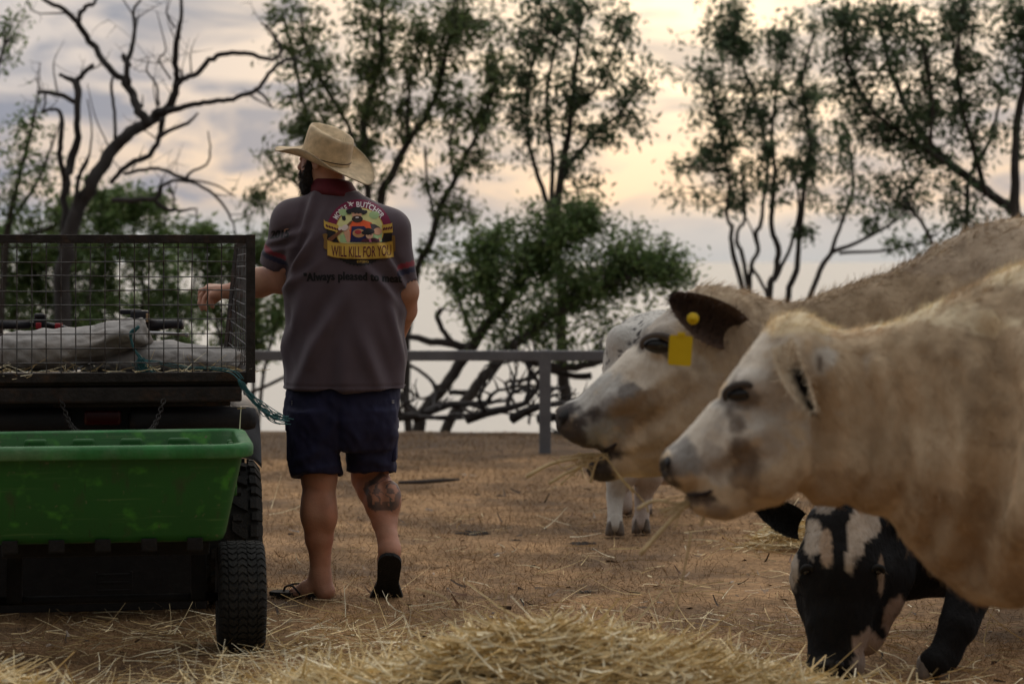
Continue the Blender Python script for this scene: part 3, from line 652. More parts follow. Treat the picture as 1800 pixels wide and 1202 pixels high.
def shrub(lab, seed, cx, w, top, clumps, Y=23.2, cols=G2):
    r = random.Random(seed); st = []
    for k in range(5):
        x = cx + w * (k / 4 - .5); st.append([(cx + (x - cx) * .25, 820, 5), (cx + (x - cx) * .45, 650, 4), (cx + (x - cx) * .8 + r.uniform(-15, 15), (650 + top) / 2, 3), (x + r.uniform(-15, 15), top + r.uniform(0, 40), 2)])
    tree('bush', lab, Y, st, clumps, cols, seed, leaf=.10, dens=4.4, droop=.3, spread=.6, group=bush)
shrub('dark green bush seen through the far left of the cage mesh', 51, 60, 220, 430, [(20, 450, 80, 50, 20), (110, 440, 70, 45, 18), (40, 540, 90, 60, 22), (140, 540, 80, 60, 18), (60, 630, 90, 50, 14)])
shrub('broad olive bush behind the middle of the cage mesh', 52, 240, 240, 350, [(200, 380, 60, 40, 14), (250, 350, 60, 35, 10), (180, 450, 70, 50, 16), (270, 440, 70, 50, 14), (230, 530, 90, 55, 20), (310, 560, 70, 50, 12), (210, 620, 80, 40, 10), (150, 360, 40, 40, 7)], 23.6)
shrub('smaller green bush just right of the cage beside the man', 53, 430, 150, 410, [(360, 450, 50, 45, 9), (420, 470, 55, 45, 10), (470, 450, 45, 50, 7), (400, 540, 60, 50, 11), (470, 550, 45, 45, 8), (440, 610, 50, 25, 5), (330, 420, 50, 35, 6)], 22.6)
def build_fallen():
    r = random.Random(9); m = dead_bark
    for i, (px, py, ln, lab) in enumerate([(800, 742, 150, 'grey fallen branch lying on the bank under the round tree'), (900, 748, 160, 'tangled fallen branch on the bank left of the fence post'), (1010, 745, 130, 'fallen branch on the bank right of the fence post'), (720, 748, 110, 'short fallen branch on the bank beside the man'), (960, 735, 120, 'arched fallen bough at the bank edge behind the post')]):
        Y = 18.75; mb = MB(); c = P(px, py, Y); s = Y / FPX
        def br(a, d, L_, rad, lev):
            pts = [a]; p = a.copy(); dd = d.copy()
            for k in range(5):
                dd = (dd + Vector((r.gauss(0, .3), r.gauss(0, .3), r.gauss(0, .22)))).normalized(); p = p + dd * L_ / 5; p.z = max(p.z, float(ground_z(p.x, p.y)) + .02); pts.append(p.copy())
            mb.tube(pts, [rad * (1 - .15 * k) for k in range(6)], 6)
            if lev:
                for q in pts[1:]:
                    br(q, (dd + Vector((r.gauss(0, .8), r.gauss(0, .6), abs(r.gauss(0, .5))))).normalized(), L_ * .5, rad * .5, lev - 1)
        br(Vector((c.x - ln * s / 2, c.y, .08)), Vector((1, 0, .05)), ln * s * 1.2, .040, 2)
        tag(mb.build('fallen_branch', m, None, True, (c.x, c.y, 0)), lab, 'branch')
build_fallen()
# ------------------------------------------------------------------ quad bike and green cart (both head away and a little to the left)
TH = math.radians(9.0)
U = Vector((math.cos(TH), math.sin(TH), 0)); W = Vector((-math.sin(TH), math.cos(TH), 0)); K = Vector((0, 0, 1)); AX = (U, W, K)
black_metal = mat('rusty_black_steel', (.030, .025, .023), .7, .4, 18, .4, 70, .3, col2=(.075, .042, .026), c2=(.52, .72))
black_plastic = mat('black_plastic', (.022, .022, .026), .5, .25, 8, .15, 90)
rubber = mat('tyre_rubber', (.022, .022, .021), .8, .3, 12, .4, 120, col2=(.055, .048, .04), c2=(.55, .75), spec=.25)
wire_m = mat('mesh_wire', (.10, .10, .10), .5, .4, 30, 0, 10, .5, col2=(.05, .035, .028))
red_lens = mat('tail_light_red', (.04, .002, .003), .3, .1, 5)
steel_m = mat('dull_steel', (.035, .032, .03), .55, .3, 25, .2, 80, .6)

cart_steel = mat('shade_blackened_steel', (.009, .008, .008), .8, .4, 18, .4, 70)  # blackened steel: the shade beneath the cart is put into its colour
# ---- green cart
CO = Vector((-1.34, 8.0, 0))
def cl(u, v, z): return CO + U * u + W * v + K * z
cart = empty('green_cart', CO, 'green plastic tub cart with black turf tyre hitched behind the quad bike', 'cart')
def build_tub():
    gm = bpy.data.materials.new('green_tub_plastic'); gm.use_nodes = True; t = gm.node_tree; b = t.nodes['Principled BSDF']
    tc = t.nodes.new('ShaderNodeTexCoord')
    def nz(sc, st, lo, hi, det=4):
        mp = t.nodes.new('ShaderNodeMapping'); mp.inputs['Scale'].default_value = st; t.links.new(tc.outputs['Object'], mp.inputs[0])
        n = t.nodes.new('ShaderNodeTexNoise'); n.inputs['Scale'].default_value = sc; n.inputs['Detail'].default_value = det; t.links.new(mp.outputs[0], n.inputs['Vector'])
        r = t.nodes.new('ShaderNodeMapRange'); r.inputs[1].default_value = lo; r.inputs[2].default_value = hi; t.links.new(n.outputs[0], r.inputs[0]); return r.outputs[0]
    def mx(f, a, c):
        n = t.nodes.new('ShaderNodeMix'); n.data_type = 'RGBA'; t.links.new(f, n.inputs[0])
        if isinstance(a, tuple): n.inputs[6].default_value = (*a, 1)
        else: t.links.new(a, n.inputs[6])
        n.inputs[7].default_value = (*c, 1); return n.outputs[2]
    c = mx(nz(2.0, (1, 1, 1.5), .35, .75), (.008, .080, .011), (.012, .105, .010))
    c = mx(nz(13, (1, 1, 1.4), .60, .74, 3), c, (.045, .21, .018))        # pale worn blotches
    c = mx(nz(5, (1.6, 1.6, .5), .66, .74, 2), c, (.06, .24, .024))
    c = mx(nz(22, (1, 1, .5), .60, .80, 6), c, (.035, .045, .018))         # dusty smears
    c = mx(nz(3.0, (1, 1, 40), .62, .68, 3), c, (.05, .13, .03))         # long scratches
    c = mx(nz(4.0, (30, 30, 1.5), .66, .72, 3), c, (.012, .05, .008))
    c = mx(nz(60, (1, 1, 1), .66, .75, 3), c, (.10, .11, .05))
    t.links.new(c, b.inputs['Base Color']); b.inputs['Roughness'].default_value = .5; b.inputs['Specular IOR Level'].default_value = .35
    # profile loops: rounded rectangle rings from the outer bottom up, over the lip, down the inside
    def ring(hw, v0, v1, z, rad, n=6):
        pts = []
        for (su, sv, a0) in ((1, -1, -90), (1, 1, 0), (-1, 1, 90), (-1, -1, 180)):
            cu = su * (hw - rad); cv = (v1 - rad) if sv > 0 else (v0 + rad)
            for k in range(n + 1):
                a = math.radians(a0 + 90 * k / n); pts.append(cl(cu + rad * math.cos(a), cv + rad * math.sin(a), z))
        return pts
    rings = [ring(.360, -.31, .15, .405, .05), ring(.372, -.325, .165, .412, .06), ring(.380, -.333, .172, .43, .07), ring(.412, -.345, .215, .58, .07), ring(.432, -.352, .25, .672, .07), ring(.434, -.353, .252, .680, .07),
             ring(.438, -.358, .256, .681, .07), ring(.462, -.382, .280, .679, .085), ring(.4665, -.387, .284, .684, .088), ring(.4670, -.388, .285, .708, .088), ring(.464, -.385, .282, .718, .086), ring(.456, -.377, .274, .7225, .08), ring(.430, -.350, .25, .722, .07), ring(.424, -.344, .244, .716, .065),
             ring(.404, -.335, .205, .58, .06), ring(.368, -.322, .16, .43, .055), ring(.350, -.30, .14, .422, .05)]
    n = len(rings[0]); V = [p for r_ in rings for p in r_]
    # dents and waviness of a hard-used tub
    V = [p + Vector((0, 0, .004 * math.sin(p.x * 9 + p.y * 5) if p.z > .6 else .002 * math.sin(p.x * 23))) for p in V]
    F = [[i * n + k, i * n + (k + 1) % n, (i + 1) * n + (k + 1) % n, (i + 1) * n + k] for i in range(len(rings) - 1) for k in range(n)]
    F.append(list(range(n))[::-1]); F.append([(len(rings) - 1) * n + k for k in range(n)])
    me = fast_mesh('tub', np.array([tuple(v) for v in V]), F, True); me.set_sharp_from_angle(angle=math.radians(50))
    tub = link('tub', me, gm, cart)
    lipm = mat('worn_lit_green_lip', (.030, .17, .045), .6, .3, 9, .3, 60, col2=(.10, .20, .10), c2=(.42, .66))  # faded by wear, with light on its upward face in the colour too
    me.materials.append(lipm); zz = np.array([sum(V[i].z for i in f) / len(f) for f in F]); me.polygons.foreach_set('material_index', (zz > .676).astype(np.int32))
    for u in (-.28, -.12, .04, .20):                       # moulded ribs on the inner front wall
        MB().box(cl(u + .04, .215, .60), (.075, .03, .20), AX, .01).build('rib', gm, tub)
    for v in (-.2, -.1, 0, .1):
        MB().box(cl(.408, v, .62), (.02, .045, .16), AX, .008).build('rib', gm, tub)
    return gm
build_tub()
fm = MB(); fm.box(cl(0, -.05, .375), (.66, .30, .05), AX, .006)
for u in (-.33, -.185, -.04, .105, .25): fm.box(cl(u + .03, -.322, .400), (.05, .03, .04), AX, .004)
fm.build('chassis', cart_steel, cart, False)
MB().tube([cl(-.52, 0, .185), cl(.52, 0, .185)], .014, 10).build('axle', cart_steel, cart)
for s in (-1, 1):
    MB().box(cl(s * .30, 0, .28), (.05, .06, .2), AX, .005).build('axle_bracket', cart_steel, cart, False)
MB().tube([cl(0, .1, .36), cl(0, .35, .34), cl(0, .62, .33)], .022, 8).build('drawbar', cart_steel, cart)
hp = MB()
for k in range(3): hp.box(cl(.02, .5, .20 - .028 * k), (.12, .012, .010), AX, .002)
hp.box(cl(-.04, .5, .17), (.008, .012, .085), AX, .002); hp.box(cl(.08, .5, .17), (.008, .012, .085), AX, .002)
hp.build('slatted_plate', cart_steel, cart, False)

def tyre_mesh(name, C, R, width, pattern, parent, tread_h):
    hw = width / 2
    prof = [(-hw * .55, R * .52), (-hw * .92, R * .62), (-hw, R * .76), (-hw * .97, R * .90), (-hw * .86, R * .965), (-hw * .5, R * .985), (0, R * .99), (hw * .5, R * .985), (hw * .86, R * .965), (hw * .97, R * .90), (hw, R * .76), (hw * .92, R * .62), (hw * .55, R * .52)]
    def crown(t):
        return np.interp(t / hw, [-1, -.97, -.86, -.5, 0, .5, .86, .97, 1], [R * .82, R * .90, R * .965, R * .985, R * .99, R * .985, R * .965, R * .90, R * .82])
    mb = MB().lathe(C, U, prof, 56, W)
    V = []; F = []
    def pt(t, a, h): r = crown(t) + h; return C + U * t + (W * math.cos(a) + K * math.sin(a)) * r
    def block(ts, a0s, a1s):
        """strip across the tread: ts positions, a0/a1 angles at each"""
        b = len(V); n = len(ts)
        for i in range(n):
            V.extend([pt(ts[i], a0s[i], -.004), pt(ts[i], a0s[i] + .004, tread_h), pt(ts[i], a1s[i] - .004, tread_h), pt(ts[i], a1s[i], -.004)])
        for i in range(n - 1):
            for k in range(3): F.append([b + i * 4 + k, b + i * 4 + k + 1, b + i * 4 + 5 + k, b + i * 4 + 4 + k])
        F.append([b, b + 3, b + 2, b + 1]); e = b + (n - 1) * 4; F.append([e, e + 1, e + 2, e + 3])
    if pattern == 'turf':
        nrow = 40; st = 2 * math.pi / nrow
        for i in range(nrow):
            a = i * st
            for j, (t0, t1) in enumerate([(-.97, -.60), (-.57, -.21), (-.18, .18), (.21, .57), (.60, .97)]):
                off = st * .5 if j % 2 else 0
                tt = np.linspace(t0, t1, 5) * hw; zig = np.array([0, .25, .42, .25, 0]) * st * (1 if j % 2 else -1)
                block(tt, a + off + zig, a + off + zig + st * .74)
    else:
        nrow = 16; st = 2 * math.pi / nrow; r = random.Random(3)
        for i in range(nrow):
            a = i * st
            for s in (-1, 1):
                o = st * .5 if s > 0 else 0
                block(np.array([.62, .80, 1.0]) * hw * s if s > 0 else np.array([-1.0, -.80, -.62]) * hw, [a + o] * 3, [a + o + st * .42] * 3)
                block(np.array([.66, .80, .99]) * hw * s if s > 0 else np.array([-.99, -.80, -.66]) * hw, [a + o + st * .55] * 3, [a + o + st * .85] * 3)
                tt = np.array([.08, .3, .54]) * hw * s; tt = tt if s > 0 else tt[::-1]
                sk = np.array([0, .12, .2]) * st * 1.6; sk = sk if s > 0 else sk[::-1]
                block(tt, a + o * .7 + sk, a + o * .7 + sk + st * .36)
                tt = np.array([.10, .36]) * hw * s; tt = tt if s > 0 else tt[::-1]
                block(tt, [a + o + st * .62] * 2, [a + o + st * .86] * 2)
    mb.add(V, F)
    t = mb.build('tyre', rubber, parent, True, None, 35); return t
def wheel(name, C, R, width, pattern, parent, tread_h):
    w = empty(name, (0, 0, 0)); w.parent = parent; w.location = C - Vector(parent.location)
    tyre_mesh(name, C, R, width, pattern, w, tread_h)
    hw = width / 2
    MB().lathe(C, U, [(-hw * .5, R * .53), (-hw * .35, R * .48), (-hw * .2, R * .2), (-hw * .25, R * .1), (-hw * .5, R * .09), (-hw * .5, .0005)], 28, W).lathe(C, U, [(hw * .5, .0005), (hw * .5, R * .09), (hw * .25, R * .1), (hw * .2, R * .2), (hw * .35, R * .48), (hw * .5, R * .53)], 28, W).build('rim', black_metal, w)
    return w
for s in (-1, 1): wheel('wheel', cl(s * .44, 0, .185), .181, .160, 'turf', cart, .006)

# ---- quad bike with a mesh cage on its rear rack
QO = Vector((-1.52, 9.13, 0))
def ql(u, v, z): return QO + U * u + W * v + K * z
quad = empty('quad_bike', QO, 'dark quad bike seen from behind with wire mesh cage on its rear rack', 'quad bike')
for s in (-1, 1):
    wheel('wheel', ql(s * .44 + (0 if s > 0 else -.06), 0, .275), .262, .25, 'knobby', quad, .018)
    wheel('wheel', ql(s * .40, 1.2, .275), .262, .2, 'knobby', quad, .018)
MB().tube([ql(-.5, 0, .275), ql(.45, 0, .275)], .03, 10).build('axle', black_metal, quad)
body = MB(); body.box(ql(-.03, .55, .55), (.42, 1.5, .34), AX, .06).box(ql(-.03, .15, .42), (.55, .5, .3), AX, .05).box(ql(-.03, 1.15, .78), (.5, .5, .2), AX, .06); body.build('body', black_plastic, quad)
MB().box(ql(-.03, .45, .80), (.30, .7, .12), AX, .05).build('seat', black_plastic, quad)
mg = MB()
for (u0, u1) in ((.25, .52), (-.60, -.28)):
    V = []; m = 9
    for i in range(m):
        a = math.pi * (.08 + .84 * i / (m - 1)); v = -.43 * math.cos(a) ; z = .50 + .29 * math.sin(a) ** .8
        o = .03 if u0 > 0 else -.03
        V += [ql(u0, v, z + .02), ql((u0 + u1) / 2, v, z + .025), ql(u1, v, z), ql(u1 + (o if u0 > 0 else 0), v, z - .03)]
        V += [ql(u0, v, z + .005), ql((u0 + u1) / 2, v, z + .01), ql(u1, v, z - .015), ql(u1 + (o if u0 > 0 else 0), v, z - .045)]
    F = []
    for i in range(m - 1):
        for k in range(3): F.append([i * 8 + k, i * 8 + k + 1, i * 8 + 9 + k, i * 8 + 8 + k]); F.append([i * 8 + 4 + k, i * 8 + 12 + k, i * 8 + 13 + k, i * 8 + 5 + k])
        F.append([i * 8, i * 8 + 8, i * 8 + 12, i * 8 + 4]); F.append([i * 8 + 3, i * 8 + 7, i * 8 + 15, i * 8 + 11])
    F.append([0, 4, 5, 1]); F.append([1, 5, 6, 2]); F.append([2, 6, 7, 3])
    MB().add(V, F).build('mudguard', black_plastic, quad, True, None, 40)
MB().box(ql(.30, -.46, .735), (.46, .10, .085), AX, .03).build('rear_fender', black_plastic, quad)
MB().box(ql(-.36, -.46, .735), (.46, .10, .085), AX, .03).build('rear_fender', black_plastic, quad)
MB().box(ql(-.02, -.515, .745), (.13, .03, .055), AX, .012).build('tail_light', red_lens, quad)
MB().box(ql(-.03, -.42, .70), (.9, .06, .27), AX, .02).build('rear_panel', black_plastic, quad)
MB().lathe(ql(.13, -.5, .635), W, [(-.03, .002), (-.03, .05), (-.02, .062), (.05, .062)], 24).build('exhaust', mat('rusty_exhaust', (.09, .045, .028), .8, .4, 30), quad)
MB().box(ql(-.02, -.40, .30), (.74, .012, .52), AX, .003).build('underbody_shade_sheet', cart_steel, quad, False)  # dark sheet added to stand in for the shade under the bike
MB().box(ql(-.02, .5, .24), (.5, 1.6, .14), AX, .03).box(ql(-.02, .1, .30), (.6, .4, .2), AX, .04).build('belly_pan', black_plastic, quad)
for s_ in (-1, 1): MB().box(ql(s_ * .36, .62, .27), (.24, .55, .05), AX, .02).build('foot_board', black_plastic, quad)
# handlebar
hb = MB(); hz = 1.045
hb.tube([ql(-.47, .72, hz), ql(-.30, .78, hz + .0), ql(-.17, .80, hz - .05), ql(0, .80, hz - .06), ql(.1, .79, hz - .03), ql(.28, .72, hz)], .011, 8); hb.build('handlebar', steel_m, quad)
MB().tube([ql(.145, .765, hz), ql(.285, .715, hz)], .0185, 12).tube([ql(.279, .717, hz), ql(.29, .713, hz)], .022, 12).build('grip', black_plastic, quad)
MB().tube([ql(-.33, .77, hz), ql(-.49, .71, hz)], .0185, 12).build('grip', black_plastic, quad)
tb = MB().box(ql(.115, .77, hz + .030), (.075, .07, .05), AX, .008).box(ql(.08, .77, hz + .05), (.09, .05, .02), AX, .006).build('throttle_box', black_plastic, quad)
MB().box(ql(.148, .74, hz + .026), (.014, .02, .036), AX, .003).build('side_plate', mat('faded_tan_plastic', (.33, .22, .13), .6), tb)
MB().tube([ql(.12, .74, hz - .03), ql(.17, .69, hz - .035), ql(.24, .67, hz - .037), ql(.305, .655, hz - .042)], [.008, .007, .006, .006], 8).tube([ql(.300, .656, hz - .042), ql(.313, .654, hz - .043)], .009, 8).build('brake_lever', mat('bare_aluminium', (.42, .42, .42), .4, .2, 20, 0, 1, .7), quad)
bk = MB().box(ql(-.285, .77, hz + .01), (.05, .05, .045), AX, .01).tube([ql(-.30, .77, hz), ql(-.24, .78, hz - .005), ql(-.19, .78, hz - .015), ql(-.14, .79, hz - .04)], [.014, .012, .011, .009], 8)
bk.box(ql(-.285, .76, hz + .035), (.045, .04, .02), AX, .008).build('switch_block', black_plastic, quad)
rd = mat('red_switch', (.30, .02, .03), .4)
MB().box(ql(-.29, .738, hz - .005), (.022, .014, .026), AX, .004).build('red_switch', rd, quad); MB().box(ql(-.21, .745, hz - .008), (.03, .014, .026), AX, .004).build('red_switch', rd, quad)
for k in range(3): MB().tube([ql(-.25 + .02 * k, .75, hz), ql(-.19 + .01 * k, .74, hz - .01 - .01 * k), ql(-.14, .76, hz - .05 - .02 * k)], .004, 5).build('cable', black_plastic, quad)
# rack tray and cage
CU0, CU1, CV0, CV1, CZ0, CZ1 = -.52, .50, -.60, .10, .898, 1.380
tray = MB().box(ql((CU0 + CU1) / 2, (CV0 + CV1) / 2, .872), (CU1 - CU0 - .02, CV1 - CV0 - .01, .02), AX, .004).build('rack_tray', black_metal, quad, False)
MB().box(ql(0, CV0 + .02, .830), (CU1 - CU0 - .08, .06, .055), AX, .008).box(ql(.12, CV0 + .05, .800), (.62, .05, .03), AX, .006).build('rack_beam', black_metal, quad, False)
for v in (-.4, -.1): MB().box(ql(0, v, .845), (CU1 - CU0 - .06, .04, .03), AX, .005).build('rack_beam', black_metal, quad, False)
for (u, v) in ((-.3, -.4), (.25, -.4), (-.3, .05), (.25, .05)): MB().tube([ql(u, v, .62), ql(u, v, .84)], .014, 8).build('rack_strut', black_metal, quad)
B_ = .034
MB().box(ql((CU0 + CU1) / 2, CV0, CZ1), (CU1 - CU0 + B_, .03, .030), AX, .003).build('cage_top_bar', black_metal, quad, False)
MB().box(ql((CU0 + CU1) / 2, CV0, CZ0 - .006), (CU1 - CU0 + B_, .034, .034), AX, .003).build('cage_bottom_bar', black_metal, quad, False)
for u in (CU0, CU1): MB().box(ql(u, CV0 - .003, (CZ0 + CZ1) / 2 - .006), (.033, .036, CZ1 - CZ0 + .045), AX, .003).build('cage_post', black_metal, quad, False)
# side frames lean inwards towards the front
for s, u in ((-1, CU0), (1, CU1)):
    t0, t1 = ql(u, CV0 + .015, CZ1), ql(u - s * .012, CV1, CZ1 - .015); b0, b1 = ql(u, CV0 + .015, CZ0), ql(u - s * .055, CV1, CZ0 + .05)
    if s < 0: b1 = ql(u + .02, CV1, CZ0)
    mb = MB(); mb.tube([t0, t1], .014, 4); mb.tube([t1, b1], .015, 4); mb.tube([b0, b1], .014, 4); mb.build('cage_side_frame', black_metal, quad, False)
    mb = MB(); n = 13
    for i in range(1, n): a = t0.lerp(t1, i / n); b = b0.lerp(b1, i / n); mb.tube([a, b], .0022, 4, False)
    for i in range(1, 10): a = t0.lerp(b0, i / 10); b = t1.lerp(b1, i / 10); mb.tube([a, b], .0022, 4, False)
    tag(mb.build('mesh_side_panel', wire_m, quad), kind='stuff')
mb = MB(); rr = random.Random(2)
nu = 20
for i in range(1, nu):
    u = CU0 + (CU1 - CU0) * i / nu; w0 = rr.gauss(0, .0015)
    mb.tube([ql(u, CV0, CZ0), ql(u + w0, CV0 - .001, (CZ0 + CZ1) / 2), ql(u, CV0, CZ1)], .0022, 5, False)
for i in range(1, 10):
    z = CZ0 + .012 + (CZ1 - CZ0 - .014) * (i - .35) / 9.2; w0 = rr.gauss(0, .002)
    mb.tube([ql(CU0, CV0 - .004, z), ql(-.2, CV0 - .004, z + w0), ql(.2, CV0 - .004, z - w0), ql(CU1, CV0 - .004, z)], .0022, 5, False)
tag(mb.build('mesh_rear_panel', wire_m, quad), kind='stuff')
mb = MB()
for i in range(1, nu): u = CU0 + (CU1 - CU0) * i / nu * .97 + .0; mb.tube([ql(u, CV1, CZ0 - .02), ql(u, CV1, CZ0 + .05)], .003, 4, False)
mb.tube([ql(CU0, CV1, CZ0 + .05), ql(CU1 - .05, CV1, CZ0 + .05)], .012, 6).build('cage_front_rail', black_metal, quad)

# chains hanging from the rack
def chain(name, a, b, label):
    mb = MB(); n = 15; d = (b - a)
    for i in range(n):
        t = (i + .5) / n; c = a + d * t + Vector((0, 0, -.03 * math.sin(math.pi * t))); dn = d.normalized(); x = dn.orthogonal().normalized() if i % 2 else dn.cross(dn.orthogonal()).normalized()
        pts = [c + dn * (.014 * math.cos(q)) + x * (.0075 * math.sin(q)) for q in np.linspace(0, 2 * math.pi, 11)]
        mb.tube(pts, .0026, 5, False)
    tag(mb.build(name, steel_m, None, True, a), label, 'chain')
chain('chain', P(107, 702, 8.5), P(143, 762, 8.35), 'dark link chain hanging left of the tail light behind the cart')
chain('chain', P(288, 702, 8.5), P(255, 762, 8.35), 'dark link chain hanging right of the tail light behind the cart')

# feed sacks in the cage
sack_m = mat('sack_cloth', (.33, .315, .30), .85, .18, 7, .7, 26, col2=(.20, .17, .14), c2=(.5, .75), spec=.15)
def sack(name, pix, Y, th, label, seed, edge=.06):
    poly = [(P(x, y, Y).x, P(x, y, Y).z) for x, y in pix]; xs = [p[0] for p in poly]; zs = [p[1] for p in poly]
    s = SDF((min(xs) - .03, Y - th - .04, min(zs) - .03), (max(xs) + .03, Y + th + .04, max(zs) + .03), .007)
    s.outline(poly, Y, [((min(xs) + max(xs)) / 2, (min(zs) + max(zs)) / 2, th, edge)])
    V, F = s.mesh(2); nn = vnormals(V, F)
    q = V * np.array([.6, 1, 1.6]); V = V + nn * (.013 * fbm(q, 9, seed, 3) + .009 * np.abs(noise3(V @ np.array([[1, .2, .5], [0, 1, 0], [-.9, 0, 1]]), 26, seed)))[:, None]
    V[:, 1] += (V[:, 0] - P(150, 0, Y).x) * math.tan(TH)
    tag(link(name, fast_mesh(name, V, F), sack_m, None, (V[:, 0].mean(), Y, V[:, 2].min())), label, 'sack')
sack('feed_sack', [(-120, 640), (-110, 600), (-60, 585), (-20, 612), (10, 592), (22, 585), (35, 583), (60, 584), (80, 583), (95, 585), (120, 583), (140, 581), (165, 578), (190, 567), (215, 562), (240, 559), (249, 558), (253, 566), (256, 585), (260, 598), (261, 605), (240, 610), (215, 615), (190, 625), (160, 635), (120, 650), (60, 655), (0, 656), (-80, 656)], 8.78, .13, 'bulging pale grey feed sack with folded corner inside the cage', 3)
sack('feed_sack', [(140, 655), (145, 645), (170, 632), (205, 618), (240, 611), (262, 606), (285, 606), (330, 610), (380, 613), (415, 615), (428, 620), (424, 634), (427, 645), (420, 655), (300, 657), (200, 657)], 8.86, .12, 'flat pale sack lying under the folded sack in the cage', 5, .045)
# blue twine
def twine():
    m = mat('blue_twine', (.036, .12, .13), .8, .3, 60); mb = MB(); r = random.Random(6)
    def strand(pix, Ys, rad, n, fz):
        base = [np.array(P(x, y, Y)) for (x, y), Y in zip(pix, Ys)]
        for k in range(n):
            o = np.array([r.gauss(0, fz), r.gauss(0, fz), r.gauss(0, fz)])
            pts = [(*(b + o * (.3 + i / len(base)) + np.array([r.gauss(0, fz * .4) for _ in range(3)])), rad) for i, b in enumerate(base)]
            p = smooth_path(pts, 4); mb.tube([q[:3] for q in p], [q[3] for q in p], 5)
    YR = 8.60
    strand([(243, 575), (236, 582), (229, 588), (231, 600), (236, 615), (246, 630), (252, 642)], [YR - .02] * 7, .003, 4, .003)
    strand([(244, 574), (240, 578), (232, 584), (229, 590)], [YR - .03] * 4, .005, 3, .002)
    for k in range(40): strand([(248 + r.gauss(0, 3), 630), (250 + r.gauss(0, 5), 642), (255 + r.gauss(0, 9), 656)], [YR - .03] * 3, .0016, 1, .004)
    strand([(252, 634), (275, 637), (300, 643), (330, 648), (365, 648), (395, 651), (412, 657), (424, 668)], [YR, YR, YR, YR, YR, YR - .03, YR - .06, YR - .08], .0018, 4, .004)
    for k in range(18): strand([(420, 668), (428, 680 + r.gauss(0, 2)), (442, 698 + r.gauss(0, 4)), (462, 718 + r.gauss(0, 5)), (480 + r.gauss(0, 8), 731 + r.gauss(0, 5)), (500 + r.gauss(0, 9), 739 + r.gauss(0, 4))], [8.5, 8.5, 8.5, 8.52, 8.55, 8.58], .0006, 1, .005)
    strand([(420, 668), (427, 682), (442, 700), (462, 720), (485, 735), (502, 741)], [8.5] * 6, .0007, 4, .006)
    tag(mb.build('baling_twine', m, None, True, P(424, 668, 8.5)), 'frayed blue baling twine trailing from the cage corner', 'twine')
twine()
def rack_straw():
    r = np.random.default_rng(77); n = 150; u = r.uniform(CU0 + .02, CU1 - .02, n); v = r.uniform(CV0 - .01, CV0 + .12, n)
    b = np.array([tuple(ql(a, c, .886 + r.uniform(0, .03))) for a, c in zip(u, v)]); a = r.random(n) * 6.283
    straw_obj('rack_straw', b, np.stack([np.cos(a), np.sin(a) * .3, np.abs(r.normal(size=n)) * .22], -1), r.uniform(.03, .12, n), r.uniform(.002, .004, n), 'bits of straw caught along the bottom of the cage', .2, 5)
    straw_obj('straw_stalk', [tuple(P(421, 770, 8.3)), tuple(P(417, 718, 8.28))], [(.02, 0, 1), (1, 0, .05)], [.11, .03], [.005, .003], 'single pale straw stalk standing at the cart corner', .05, 5, 'straw', None)
rack_straw()
